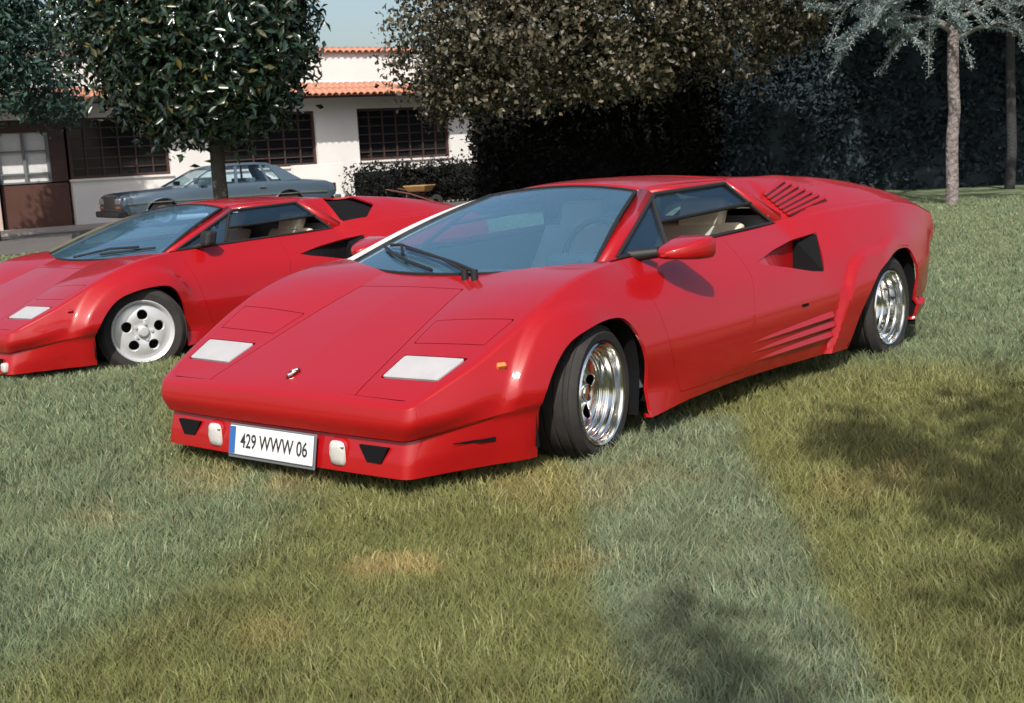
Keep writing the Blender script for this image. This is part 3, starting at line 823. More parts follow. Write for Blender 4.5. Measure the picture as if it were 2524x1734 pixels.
    MB().box(-.80 - .85, -.60, -.10, .10, .22, .46).build('centre_console', CREAM if ann else DASH, root, None, .02)
    # ---------------- wheels
    if ann:
        car_wheel(root, 'front_wheel', (.0, .768, .305), .205, .252, 10, 1, 'steps', .07)
        car_wheel(root, 'front_wheel', (.0, -.755, .305), .235, .252, 10, -1, 'steps', .07)
        car_wheel(root, 'rear_wheel', (-2.475, .775, .312), .33, .266, 0, 1, 'steps', .13)
        car_wheel(root, 'rear_wheel', (-2.475, -.775, .312), .33, .266, 0, -1, 'steps', .13)
    else:
        car_wheel(root, 'front_wheel', (.0, .775, .305), .225, .272, -21, 1, 'dial', .03)
        car_wheel(root, 'front_wheel', (.0, -.775, .305), .225, .272, -21, -1, 'dial', .03)
        car_wheel(root, 'rear_wheel', (-2.475, .775, .312), .33, .288, 0, 1, 'dial', .03)
        car_wheel(root, 'rear_wheel', (-2.475, -.775, .312), .33, .288, 0, -1, 'dial', .03)

def fix_out(o):
    """orient open strip normals away from the car's axis"""
    bm = bmesh.new(); bm.from_mesh(o.data); bm.faces.ensure_lookup_table()
    bmesh.ops.recalc_face_normals(bm, faces=bm.faces)
    s = sum(f.normal.dot(Vector((0, f.calc_center_median().y, .6))) * f.calc_area() for f in bm.faces)
    if s < 0: bmesh.ops.reverse_faces(bm, faces=bm.faces)
    bm.to_mesh(o.data); bm.free(); return o

def rounded_box(x, y, z, dx, dy, dz, n=20):
    """superellipse pill facing +x"""
    V = []; F = []
    lay = [(-dx, 1.0), (0, 1.0), (dx * .35, .96), (dx * .6, .8), (dx * .72, .45)]
    for (lx, s) in lay:
        for k in range(n):
            a = 2 * math.pi * k / n; c, si = math.cos(a), math.sin(a)
            V.append((x + lx, y + s * dy * math.copysign(abs(c)**.55, c), z + s * dz * math.copysign(abs(si)**.55, si)))
    for i in range(len(lay) - 1):
        for k in range(n): F.append((i * n + k, i * n + (k + 1) % n, (i + 1) * n + (k + 1) % n, (i + 1) * n + k))
    F.append(tuple(range((len(lay) - 1) * n, len(lay) * n)))
    return V, F

def rounded_slab(prof, yc, hw):
    n = len(prof)
    V = [(x, yc - hw, z) for x, z in prof] + [(x, yc + hw, z) for x, z in prof]
    return V, [tuple(reversed(range(n))), tuple(range(n, 2 * n))] + [(i, (i + 1) % n, n + (i + 1) % n, n + i) for i in range(n)]

mat_recess = mat('recess_red', (.055, .002, .003), rough=.6)

# ------------------------------------------------------------------ facade frame (building stands far behind the cars)
FO = np.array([-12.87913, -24.04738, 0.]); FE = np.array([-.95311636, .30260403, 0.]); FN = np.array([.30260403, .95311636, 0.])
def fac(s, d, z): return FO + FE * s + FN * d + np.array([0, 0, z])
FFN = lambda s, d, z: tuple(fac(s, d, z))

# ------------------------------------------------------------------ ground, road
rng = np.random.default_rng(7)
def hash_noise(x, y, sc, seed):
    r = np.random.default_rng(seed); T = r.random((64, 64))
    X = x * sc; Y = y * sc; i = np.floor(X).astype(int); j = np.floor(Y).astype(int); fx = X - i; fy = Y - j
    fx = fx * fx * (3 - 2 * fx); fy = fy * fy * (3 - 2 * fy)
    g = lambda a, b: T[a % 64, b % 64]
    return (g(i, j) * (1 - fx) + g(i + 1, j) * fx) * (1 - fy) + (g(i, j + 1) * (1 - fx) + g(i + 1, j + 1) * fx) * fy

def soft_poly(x, y, poly, wd):
    return smooth01(sdp(np.stack([x, y], 1), poly) / wd + .5)

GLARE_BAND = [(.10, .78), (.40, 1.08), (1.0, 1.52), (1.55, 2.02), (2.9, 3.4), (3.2, 4.4), (1.42, 2.56), (.62, 1.98), (-.30, 1.28), (-.75, 1.0), (-.6, .7)]  # area where bluish glare is painted into the lawn colour
def lawn_colour(x, y):
    """turf colour by place: mixed grasses, dry spots, bluish glare painted in"""
    n1 = hash_noise(x, y, .7, 1); n2 = hash_noise(x, y, 2.3, 2); n3 = hash_noise(x, y, 9., 3)
    green = np.array([.165, .215, .115]); olive = np.array([.200, .200, .066]); dry = np.array([.50, .37, .16]); blue = np.array([.225, .265, .185])
    t = np.clip(.5 + (n1 - .5) * .8 + (n2 - .5) * .7, 0, 1)[:, None]
    c = green * (1 - t) + (.65 * green + .35 * olive) * t
    wob = (n2 - .5) * .25
    # bluish glare painted in at left and right of the middle, olive turf between
    left = soft_poly(x + wob, y + wob, [(2.6, .9), (1.62, .62), (.85, .18), (.9, -.6), (.2, -1.6), (-3, -6), (4, -9), (6, -2)], .5)[:, None]
    band = soft_poly(x + wob * .15, y - wob * .15, GLARE_BAND, .14)[:, None]
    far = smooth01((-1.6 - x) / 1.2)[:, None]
    ol = smooth01(1 - left - band - far)
    c = c * (1 - ol * .75) + olive * ol * .75
    c = c * (1 - band * .5) + blue * band * .5
    c = c * (1 - left * .7) + (green * .6 + blue * .4) * left * .7
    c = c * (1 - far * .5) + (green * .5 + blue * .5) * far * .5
    for (px, py, r, k) in ((1.32, 1.14, .14, .6), (.95, -.12, .24, .35), (.80, .12, .22, .3), (1.84, 1.2, .10, .3), (.42, 1.0, .35, .25), (1.05, 1.55, .13, .25), (1.5, -.1, .2, .2), (-.1, 1.9, .3, .3)):
        dd = np.hypot(x - px, (y - py)) / r + (n3 - .5) * 1.1 + (n2 - .5) * .6
        q = (smooth01(1.25 - dd) * k)[:, None]; c = c * (1 - q) + dry * q
    return c * (.82 + .36 * n3[:, None])

def attr_mat(name, rough=.8, transl=0., spec=.2, bump=None):
    m = bpy.data.materials.new(name); m.use_nodes = True; t = m.node_tree; b = t.nodes['Principled BSDF']
    at = t.nodes.new('ShaderNodeAttribute'); at.attribute_name = 'tone'
    t.links.new(at.outputs['Color'], b.inputs['Base Color']); b.inputs['Roughness'].default_value = rough; b.inputs['Specular IOR Level'].default_value = spec
    if bump:
        tc = t.nodes.new('ShaderNodeTexCoord'); nz = t.nodes.new('ShaderNodeTexNoise'); nz.inputs['Scale'].default_value = bump[0]; nz.inputs['Detail'].default_value = 8
        bp = t.nodes.new('ShaderNodeBump'); bp.inputs['Strength'].default_value = bump[1]; bp.inputs['Distance'].default_value = bump[2]
        t.links.new(tc.outputs['Object'], nz.inputs['Vector']); t.links.new(nz.outputs['Fac'], bp.inputs['Height']); t.links.new(bp.outputs[0], b.inputs['Normal'])
    if transl:
        tl = t.nodes.new('ShaderNodeBsdfTranslucent'); t.links.new(at.outputs['Color'], tl.inputs[0]); mx = t.nodes.new('ShaderNodeMixShader'); mx.inputs[0].default_value = transl
        t.links.new(b.outputs[0], mx.inputs[1]); t.links.new(tl.outputs[0], mx.inputs[2]); t.links.new(mx.outputs[0], t.nodes['Material Output'].inputs[0])
    return m

TURF = attr_mat('turf_soil', .9, 0, .1, (40, .8, .03))
GRASS = attr_mat('grass_blades', .55, .25, .35)

def gz(x, y): return .020 + .042 * smooth01((np.asarray(y) + 2.9) / 1.8) + 0 * np.asarray(x)
# graded sheet: fine near the cars, coarse to the horizon
def axis(lo, hi, fine_lo, fine_hi, step):
    a = list(np.arange(fine_lo, fine_hi + 1e-6, step)); s = step; x = fine_hi
    while x < hi: s *= 1.35; x += s; a.append(x)
    s = step; x = fine_lo
    while x > lo: s *= 1.35; x -= s; a.insert(0, x)
    return np.array(a)
gx = axis(-700, 700, -6, 4.2, .09); gy = axis(-700, 700, -6, 4.2, .09)
X, Y = np.meshgrid(gx, gy, indexing='ij'); Z = gz(X, Y) + .014 * (hash_noise(X.ravel() + 500, Y.ravel() + 500, 1.1, 5) - .5).reshape(X.shape) * (np.abs(X) < 40)
c = lawn_colour(X.ravel(), Y.ravel()) * .8
idx = np.arange(X.size).reshape(X.shape)
F = np.stack([idx[:-1, :-1], idx[1:, :-1], idx[1:, 1:], idx[:-1, 1:]], -1).reshape(-1, 4)
g_ = np_mesh('ground', np.stack([X.ravel(), Y.ravel(), Z.ravel()], 1), F, 4, TURF, None, c); tag(g_, kind='structure')

ROADM = mat('asphalt', (.075, .070, .066), rough=.85, noise=(1.2, (.11, .10, .092), .6), bump=(60, .4, .01))
PAVE = mat('pale_concrete', (.42, .36, .31), rough=.8, noise=(2.5, (.33, .29, .26), .7), bump=(40, .3, .005))
b = MB(); b.add([fac(-60, 9.9, .05), fac(5, 9.9, .05), fac(14, 6.5, .05), fac(60, 6.5, .05), fac(60, 2.39, .05), fac(-60, 2.39, .05)], [tuple(range(6))[::-1]])
tag(b.build('road', ROADM), kind='structure')
b = MB(); b.box(-60, 60, .02, 2.4, -.1, .10, FFN); tag(fix_normals(b.build('pavement', PAVE, None, None, .02)), kind='structure')

# ------------------------------------------------------------------ grass blades
def in_frame(x, y, z=0., m=60):
    q = (np.stack([x, y, np.full_like(x, z)], 1) - CAM_POS) @ CAM_R.T
    u = 1262 + FOC * q[:, 0] / q[:, 2]; v = 867 + FOC * q[:, 1] / q[:, 2]
    return (q[:, 2] > .8) & (u > -m) & (u < 2524 + m) & (v < 1734 + m), q[:, 2]
def make_grass():
    N = 2600000
    # sample distance so that density falls off with depth
    r = np.sqrt(rng.random(N)); dist = 1.9 + 21.3 * rng.random(N)**1.55; ang = (rng.random(N) - .5) * R_(88)
    base = math.atan2(CAM_R[2][1], CAM_R[2][0])
    x = CAM_POS[0] + dist * np.cos(base + ang); y = CAM_POS[1] + dist * np.sin(base + ang)
    ok, dep = in_frame(x, y); wide, _ = in_frame(x, y, 0., 1000); ok |= wide & (rng.random(N) < .32)
    d_ = (np.stack([x, y], 1) - FO[:2]) @ FN[:2]
    ok &= d_ > 10.0
    # not under the car floors
    for (cx, cy) in ((0, 0), (-.889, -4.032)):
        ok &= ~((np.abs(y - cy) < .62) & (x - cx < .55) & (x - cx > -3.0))
    x, y, dep = x[ok], y[ok], dep[ok]
    n = min(len(x), 660000); x, y, dep = x[:n], y[:n], dep[:n]
    lump = hash_noise(x + 300, y + 300, 6., 11) * .5 + hash_noise(x + 300, y + 300, 2.2, 12) * .5
    h = (.020 + .046 * lump) * (.6 + .8 * rng.random(n)); wd = (.0011 + .0011 * rng.random(n)) * np.clip(dep / 3.2, .9, 6.)
    # pressed under the tyres
    a = rng.random(n) * 2 * math.pi; lean = h * (.15 + .75 * rng.random(n)); la = a + rng.normal(0, .5, n) * 0 + hash_noise(x + 90, y + 90, 3., 13) * 6.28
    la = np.where(rng.random(n) < .35, la, a)
    dx, dy = np.cos(a), np.sin(a); lx, ly = np.cos(la) * lean, np.sin(la) * lean
    g0 = gz(x, y); z0 = g0 - .004
    P0 = np.stack([x - dx * wd, y - dy * wd, z0], 1); P1 = np.stack([x + dx * wd, y + dy * wd, z0], 1)
    mx, my, mz = x + lx * .38, y + ly * .38, g0 + h * .62
    P2 = np.stack([mx + dx * wd * .75, my + dy * wd * .75, mz], 1); P3 = np.stack([mx - dx * wd * .75, my - dy * wd * .75, mz], 1)
    P4 = np.stack([x + lx, y + ly, g0 + h], 1)
    V = np.stack([P0, P1, P2, P3, P4], 1).reshape(-1, 3)
    k = np.arange(n) * 5
    F = np.concatenate([np.stack([k, k + 1, k + 2], 1), np.stack([k, k + 2, k + 3], 1), np.stack([k + 3, k + 2, k + 4], 1)])
    c = lawn_colour(x, y)
    rv = rng.random(n)[:, None]
    c = c * (.65 + .75 * rng.random(n)[:, None]); straw = (rv < .12); c = np.where(straw, c * .4 + np.array([.27, .22, .11]) * .6, c)
    c5 = np.repeat(c, 5, axis=0)
    o = np_mesh('grass', V, F, 3, GRASS, None, c5)
    tag(o, 'short mown lawn grass with olive and dry yellow patches and painted bluish glare', 'grass', None, 'stuff')
make_grass()

# ------------------------------------------------------------------ building
WALL = mat('white_render', (.78, .77, .76), rough=.85, noise=(1.3, (.62, .60, .57), .9, 8), bump=(30, .15, .01))
TILE = mat('terracotta', (.36, .125, .075), rough=.8, noise=(3.5, (.50, .24, .16), .7), bump=(40, .3, .006))
FRAME = mat('brown_wood', (.05, .026, .022), rough=.55, noise=(6, (.07, .035, .028), .6))
BROWNP = mat('brown_panel', (.085, .038, .028), rough=.6, noise=(3, (.10, .045, .034), .6))
WGLASS = mat('dark_window_glass', (.012, .013, .015), rough=.08, spec=.5)
CURTAIN = mat('white_curtain', (.72, .72, .70), rough=.9, noise=(8, (.60, .60, .60), .6))
PINK = mat('pink_plaster', (.52, .40, .36), rough=.85)
bl = empty('house', FFN(5, 0, 0))
BI = Matrix.Translation(Vector(FFN(5, 0, 0))).inverted()
def bpart(name, mb, material, parent=bl, smooth=None, bevel=0):
    mb.V = [tuple(BI @ Vector(v)) for v in mb.V]; return fix_normals(mb.build(name, material, parent, smooth, bevel))
opens = [(.52, 2.95, 1.18, 2.62), (4.30, 6.95, 1.20, 2.62), (8.18, 11.05, 1.24, 2.64)]
b = MB(); S0, S1, ZT = -14., 24., 3.36
zs_ = [(S0, -1.06)] + [(o[0], o[1]) for o in opens]
prev = .50
b.box(S0, -1.16, -.3, 0, -.2, ZT, FFN); b.box(-1.16, .50, -.3, 0, 2.62, ZT, FFN)
edges = [.50]
for (s0, s1, z0, z1) in opens:
    if s0 - edges[-1] > .03: b.box(edges[-1], s0, -.3, 0, -.2, ZT, FFN)
    b.box(s0, s1, -.3, 0, -.2, z0, FFN); b.box(s0, s1, -.3, 0, z1, ZT, FFN); edges.append(s1)
b.box(edges[-1], S1, -.3, 0, -.2, ZT, FFN); b.box(S0, S1, -7., -6.7, -.2, ZT, FFN); b.box(S0, S0 + .3, -6.7, -.3, -.2, ZT, FFN); b.box(S1 - .3, S1, -6.7, -.3, -.2, ZT, FFN)
bpart('wall', b, WALL)
b = MB(); b.box(S0, S1, -.32, -.02, 3.36, 4.13, FFN); b.box(S0, S1, -7.0, -.32, 3.40, 3.5, FFN); bpart('parapet', b, WALL)
b = MB(); b.box(S0, S1, .003, .78, 2.90, 2.95, lambda s, d, z: FFN(s, d, z + (.0 if d > .1 else .28))); bpart('eave_board', b, FRAME)
# windows: frame, dark glass, mullions
def window(s0, s1, z0, z1, ns, nz):
    wn = empty('window'); wn.parent = bl
    b = MB(); t = .07
    b.box(s0 + .003, s1 - .003, -.2, -.1, z0 + .003, z0 + t, FFN); b.box(s0 + .003, s1 - .003, -.2, -.1, z1 - t, z1 - .003, FFN); b.box(s0 + .003, s0 + t, -.2, -.1, z0 + t, z1 - t, FFN); b.box(s1 - t, s1 - .003, -.2, -.1, z0 + t, z1 - t, FFN)
    bpart('frame', b, FRAME, wn)
    b = MB()
    for k in range(1, ns):
        s = s0 + (s1 - s0) * k / ns; b.box(s - .018, s + .018, -.19, -.12, z0 + t, z1 - t, FFN)
    for k in range(1, nz):
        z = z0 + (z1 - z0) * k / nz; b.box(s0 + t, s1 - t, -.185, -.125, z - .015, z + .015, FFN)
    bpart('glazing_bars', b, GBAR, wn)
    for k in range(ns):
        a_ = s0 + (s1 - s0) * k / ns; c_ = s0 + (s1 - s0) * (k + 1) / ns
        b = MB(); b.box(a_ + .02, c_ - .02, -.175, -.17, z0 + t, z1 - t, FFN); bpart('pane', b, WGLASS, wn)
    b = MB(); b.box(s0 - .05, s1 + .05, -.1, .05, z0 - .05, z0 - .002, FFN); bpart('sill', b, WALL, wn)
GBAR = mat('glazing_bar', (.05, .028, .025), rough=.6)
window(*opens[0], 6, 6); window(*opens[1], 6, 6); window(*opens[2], 7, 6)
b = MB(); b.box(S0, S1, -1.2, -1.1, -.2, 3.3, FFN); bpart('room_back', b, mat('room_dark', (.03, .028, .027), rough=.9))
# door with curtained glass
dr = empty('door'); dr.parent = bl
b = MB(); b.box(-1.08, .46, -.22, -.14, -.1, 1.12, FFN); bpart('door_panel', b, BROWNP, dr, None, .01)
b = MB(); b.box(.08, .46, -.22, -.12, 1.15, 2.6, FFN); b.box(-1.10, .08, -.20, -.12, 2.32, 2.60, FFN); bpart('door_frame', b, FRAME, dr)
b = MB()
for s in (-1.09, -.50, .05): b.box(s - .03, s + .03, -.17, -.11, 1.15, 2.32, FFN)
for z in (1.16, 1.37, 1.89): b.box(-1.06, .02, -.165, -.115, z - .018, z + .018, FFN)
bpart('door_bars', b, mat('bar_grey', (.16, .17, .18), rough=.5), dr)
b = MB(); b.box(-1.06, .02, -.20, -.19, 1.18, 2.32, FFN); bpart('curtain', b, CURTAIN, dr)
b = MB(); b.box(-1.36, -1.18, -.05, .06, -.1, 1.45, FFN); bpart('post', b, PINK, bl)
# roof tiles, one by one
def tile_mesh(ln, r0, r1, n=7, arc=math.pi):
    V = []; F = []
    for (y, r) in ((0, r0), (ln, r1)):
        for k in range(n):
            a = math.pi / 2 + arc * (k / (n - 1) - .5); V.append((r * math.cos(a), y, r * math.sin(a)))
    for k in range(n - 1): F.append((k, k + 1, n + k + 1, n + k))
    me = bpy.data.meshes.new('roof_tile'); me.from_pydata(V, [], F); me.materials.append(TILE)
    me.polygons.foreach_set('use_smooth', [True] * len(me.polygons)); return me
tm = tile_mesh(.46, .098, .080)
random.seed(4)
def put_tile(s, d, z, pitch, yaw=0.):
    o = link('roof_tile', tm, bl)
    ax = Matrix(((FE[0], -FN[0], 0), (FE[1], -FN[1], 0), (0, 0, 1))).to_4x4()
    ax = Matrix(((-FE[0], FN[0], 0, 0), (-FE[1], FN[1], 0, 0), (0, 0, 1, 0), (0, 0, 0, 1)))
    m = Matrix.Translation(BI @ Vector(FFN(s, d, z))) @ ax @ Matrix.Rotation(yaw + random.uniform(-.03, .03), 4, 'Z') @ Matrix.Rotation(pitch, 4, 'X') @ Matrix.Rotation(random.uniform(-.03, .03), 4, 'Y')
    o.matrix_local = m
    sd = o.modifiers.new('s', 'SOLIDIFY'); sd.thickness = .014; sd.offset = -1
    return o
for i in range(54):     # eave: two courses seen between the trees
    s = -.6 + i * .185
    put_tile(s, .44, 3.10 + random.uniform(-.006, .006), R_(-20)); put_tile(s, .04, 3.245 + random.uniform(-.006, .006), R_(-20))
for i in range(34):     # coping of the parapet
    put_tile(3.9 + i * .185, -.36, 4.20 + random.uniform(-.006, .006), R_(-14))
b = MB(); b.add([fac(S0, .80, 2.985), fac(S1, .80, 2.985), fac(S1, .002, 3.27), fac(S0, .002, 3.27)], [(0, 1, 2, 3)]); solid(bpart('roof_bed', b, TILE), .03, -1)
b = MB(); b.box(S0, S1, -.38, .04, 4.13, 4.17, FFN); bpart('coping_bed', b, TILE)
tag(bl, 'low white rendered house with terracotta tiled eaves and dark gridded windows', 'house')

# low white garden wall beside the house
gw = MB(); gw.box(5.9, 7.3, .55, .75, -.1, 1.22, FFN); o = fix_normals(gw.build('garden_wall', WALL, None, None, .01)); tag(o, 'short white garden wall in front of the house behind the grey sedan', 'wall')

# ------------------------------------------------------------------ grey sedan
def sedan():
    root = empty('parked_sedan', FFN(.50, 3.0, .04)); root.scale = (.97, 1, .91); root.rotation_euler = (0, 0, math.atan2(-FE[1], -FE[0]))
    PA = mat('sedan_paint', (.085, .125, .165), rough=.3, spec=.5, coat=.6, metal=.35)
    GL = mat('sedan_glass', (.30, .42, .48), rough=.06, coat=1.)
    CH = mat('sedan_chrome', (.7, .72, .74), rough=.2, metal=1.)
    # local x forward (towards image left), y to the camera side (towards +FN => local -y ... sign handled below)
    sec = [(0.0, .80, .70, .30), (-.03, .84, .79, .28), (-.10, .87, .83, .28), (-.9, .90, .875, .26), (-1.55, .90, .93, .26), (-2.3, .90, .945, .26), (-3.6, .90, .95, .26), (-4.3, .89, .935, .27), (-5.0, .87, .88, .32), (-5.2, .84, .80, .42), (-5.24, .80, .72, .45)]
    V = []; ring = None
    for (x, w2, top, bot) in sec:
        prof = [(0, bot), (.80 * w2, bot), (.96 * w2, bot + .07), (w2, .55 if top > .7 else .52), (.985 * w2, top - .10), (.93 * w2, top - .015), (.86 * w2, top), (.4 * w2, top + .03), (0, top + .035)]
        full = [(x, y, z) for y, z in prof] + [(x, -y, z) for y, z in reversed(prof[1:-1])]
        V += full; ring = len(full)
    F = [(i * ring + k, i * ring + (k + 1) % ring, (i + 1) * ring + (k + 1) % ring, (i + 1) * ring + k) for i in range(len(sec) - 1) for k in range(ring)] + [tuple(range(ring)), tuple(range((len(sec) - 1) * ring, len(sec) * ring))]
    # subdivide lengthwise through many stations for arches
    o = mk('body', V, F, PA, root, 40); fix_normals(o)
    # arches cut
    cut = MB()
    for x in (-.92, -3.98): cut.tube([(x, -1.1, .30), (x, 1.1, .30)], .385, 32)
    co = cut.build('cutter', DARK); fix_normals(co); co.parent = root
    bo = o.modifiers.new('arch', 'BOOLEAN'); bo.operation = 'DIFFERENCE'; bo.object = co; bo.solver = 'EXACT'
    dg = bpy.context.evaluated_depsgraph_get(); dg.update()
    me = bpy.data.meshes.new_from_object(o.evaluated_get(dg)); o.modifiers.clear(); o.data = me; bpy.data.objects.remove(co)
    # cabin: pillars+roof as an extruded greenhouse
    gh = [(-1.50, .93, .80), (-2.18, 1.30, .60), (-2.45, 1.365, .58), (-3.45, 1.37, .58), (-3.72, 1.33, .59), (-4.36, .93, .80)]
    V = []; 
    for (x, z, w2) in gh: V += [(x, w2, z), (x, -w2, z)]
    roofF = [(2, 4, 5, 3), (4, 6, 7, 5), (6, 8, 9, 7)]
    rf = [(-2.16, 1.31, .595), (-2.30, 1.375, .57), (-2.75, 1.41, .55), (-3.30, 1.415, .55), (-3.62, 1.385, .56), (-3.78, 1.30, .61)]
    RV = []
    for (x, z, w2) in rf: RV += [(x, w2 + .03, z - .05), (x, w2 - .02, z), (x, 0, z + .012), (x, -w2 + .02, z), (x, -w2 - .03, z - .05)]
    RF = [(i * 5 + k, (i + 1) * 5 + k, (i + 1) * 5 + k + 1, i * 5 + k + 1) for i in range(5) for k in range(4)]
    solid(mk('roof', RV, RF, PA, root, 50), .03, 0)
    for sg in (1, -1):
        bot = lambda x: (x, sg * .80, .935)
        def pil(p, q, w0, w1, material=PA, name='pillar'):
            p, q = Vector(p), Vector(q); d = Vector((w0 / 2, 0, 0)); e = Vector((w1 / 2, 0, 0)); n = Vector((0, sg * .012, 0))
            solid(mk(name, [p - d + n, p + d + n, q + e + n, q - e + n], [(0, 1, 2, 3)], material, root), .03, 0)
        pil((-1.50, sg * .80, .93), (-2.22, sg * .61, 1.33), .07, .07)
        pil((-2.72, sg * .80, .93), (-2.80, sg * .595, 1.35), .07, .07)
        pil((-3.52, sg * .80, .93), (-3.42, sg * .595, 1.35), .05, .05)
        pil((-4.10, sg * .80, .93), (-3.70, sg * .61, 1.33), .52, .20)
        mk('side_window', [(-1.54, sg * .80, .93), (-2.70, sg * .80, .93), (-2.78, sg * .597, 1.34), (-2.22, sg * .60, 1.33)], [(0, 1, 2, 3)], SGL, root)
        mk('side_window', [(-2.74, sg * .80, .93), (-3.50, sg * .80, .93), (-3.42, sg * .597, 1.34), (-2.82, sg * .597, 1.34)], [(0, 1, 2, 3)], SGL, root)
        mk('side_window', [(-3.54, sg * .80, .93), (-3.86, sg * .80, .93), (-3.62, sg * .597, 1.34), (-3.44, sg * .597, 1.34)], [(0, 1, 2, 3)], SGL, root)
        b = MB(); b.box(-4.95, -.12, sg * .905 - .006, sg * .905 + .006, .60, .622); b.build('side_trim', CH, root)
        for x in (-.92, -3.98):
            b = MB(); b.tube([(x + .40 * math.cos(a), sg * .905, .30 + .40 * math.sin(a)) for a in np.linspace(.05, math.pi - .05, 18)], .016, 6); b.build('arch_trim', CH, root, 60)
            wn = empty('wheel'); wn.parent = root; wn.location = (x, sg * .78, .32)
            if sg < 0: wn.rotation_euler = (0, 0, math.pi)
            MB().revolve([(.20, .09), (.31, .10), (.325, .06), (.325, -.08), (.30, -.1), (.2, -.09)], 36).build('tyre', TYRE, wn, 40)
            MB().revolve([(0, .10), (.10, .10), (.18, .085), (.205, .092), (.205, .05)], 32).build('hubcap', CH, wn, 40)
        b = MB(); b.box(-.06, .02, sg * .62 - .16, sg * .62 + .16, .60, .74); b.build('headlight', LENS, root, None, .02)
        b = MB(); b.box(-.02, .03, sg * .62 - .13, sg * .62 + .13, .50, .555); b.build('indicator', AMBER, root, None, .01)
        b = MB(); b.box(-5.26, -5.18, sg * .66 - .14, sg * .66 + .14, .58, .80); b.build('tail_light', mat_recess, root, None, .01)
        b = MB(); b.box(-1.95, -1.80, sg * .86 - .05, sg * .86 + .08, .96, 1.06); b.build('wing_mirror', PA, root, None, .02)
        b = MB(); b.box(-2.35, -2.2, sg * .90 - .01, sg * .90 + .02, .80, .825); b.box(-3.4, -3.25, sg * .90 - .01, sg * .90 + .02, .80, .825); b.build('door_handle', CH, root)
    mk('windshield', [(-1.44, -.78, .95), (-1.44, .78, .95), (-2.17, .58, 1.315), (-2.17, -.58, 1.315)], [(0, 1, 2, 3)], SGL, root)
    mk('rear_window', [(-4.40, -.70, .96), (-4.40, .70, .96), (-3.76, .56, 1.33), (-3.76, -.56, 1.33)], [(0, 1, 2, 3)], SGL, root)
    b = MB(); b.box(-.06, .02, -.42, .42, .52, .80); b.build('grille', mat('grille_dark', (.10, .11, .12), rough=.35, metal=.7), root, None, .01)
    b = MB(); b.box(-.12, .10, -.88, .88, .29, .44); b.build('front_bumper', mat('bumper_dark', (.03, .03, .03), rough=.5), root, None, .03)
    b = MB(); b.box(-5.36, -5.15, -.86, .86, .38, .50); b.build('rear_bumper', CH, root, None, .03)
    b = MB(); b.box(-3.35, -2.7, -.65, .65, .5, .75); b.box(-2.35, -2.2, .1, .6, .5, 1.12); b.box(-2.35, -2.2, -.6, -.1, .5, 1.12); b.box(-3.3, -3.15, -.6, .6, .5, 1.05); b.build('seat', GREYTRIM, root, None, .03)
    tag(root, 'grey blue four door saloon parked by the white house behind the tree trunk', 'car')
SGL = glass_mat('sedan_clear_glass', (.72, .86, .92), 1.5)
sedan()

# ------------------------------------------------------------------ foliage
def leaves(C, n_per, spread, size, aspect, up_bias, out_from=None, seed=0, fold=.25, jit=.35):
    """leaf blades (bent quads) around cluster centres C; returns V, F, tone"""
    r = np.random.default_rng(seed); C = np.asarray(C); n = len(C) * n_per
    P = np.repeat(C, n_per, axis=0) + r.normal(0, 1, (n, 3)) * spread
    nrm = r.normal(0, 1, (n, 3))
    if out_from is not None:
        o = P - out_from; o /= np.linalg.norm(o, axis=1)[:, None] + 1e-6; nrm += o * 1.0
    nrm[:, 2] += up_bias; nrm /= np.linalg.norm(nrm, axis=1)[:, None]
    t = r.normal(0, 1, (n, 3)); t -= nrm * (t * nrm).sum(1)[:, None]; t /= np.linalg.norm(t, axis=1)[:, None]
    s = np.cross(nrm, t); L = size * (1 - jit + 2 * jit * r.random(n))[:, None]; W = L * aspect
    b0 = P - t * L * .5; tip = P + t * L * .5 - nrm * L * fold * .4; l = P + s * W * .5 + nrm * L * fold * .3; rr = P - s * W * .5 + nrm * L * fold * .3
    V = np.stack([b0, rr, tip, l], 1).reshape(-1, 3); k = np.arange(n) * 4
    F = np.stack([k, k + 1, k + 2, k, k + 2, k + 3], 1).reshape(-1, 3)
    tone = np.repeat(r.random(n), 4)
    return V, F, tone

def blob_points(n, centre, rad, seed, shell=.55, lump=.3):
    r = np.random.default_rng(seed); d = r.normal(0, 1, (n, 3)); d /= np.linalg.norm(d, axis=1)[:, None]
    k = r.normal(0, 1, (7, 3)); k /= np.linalg.norm(k, axis=1)[:, None]; am = r.random(7)
    lm = 1 + lump * (np.max((d @ k.T) * am, axis=1) - .55) * 1.6
    rr = (shell + (1 - shell) * r.random(n)**.5) * lm
    return np.array(centre) + d * rr[:, None] * np.array(rad)

def limb(mb, p, q, r0, r1, seed, wob=.08, n=6, seg=7):
    r = np.random.default_rng(seed); p, q = np.array(p, float), np.array(q, float); L = np.linalg.norm(q - p)
    pts = []; rs = []
    for k in range(n + 1):
        t = k / n; pts.append(p + (q - p) * t + r.normal(0, 1, 3) * wob * L * .25 * math.sin(math.pi * t)); rs.append(r0 + (r1 - r0) * t)
    mb.tube(pts, rs, seg); return pts

BARK = mat('bark_dark', (.045, .038, .032), rough=.9, noise=(7, (.075, .065, .055), .5), bump=(18, .8, .04))
PALEBARK = mat('bark_pale', (.25, .215, .21), rough=.9, noise=(11, (.12, .10, .095), .35, 9), bump=(16, 1., .06))

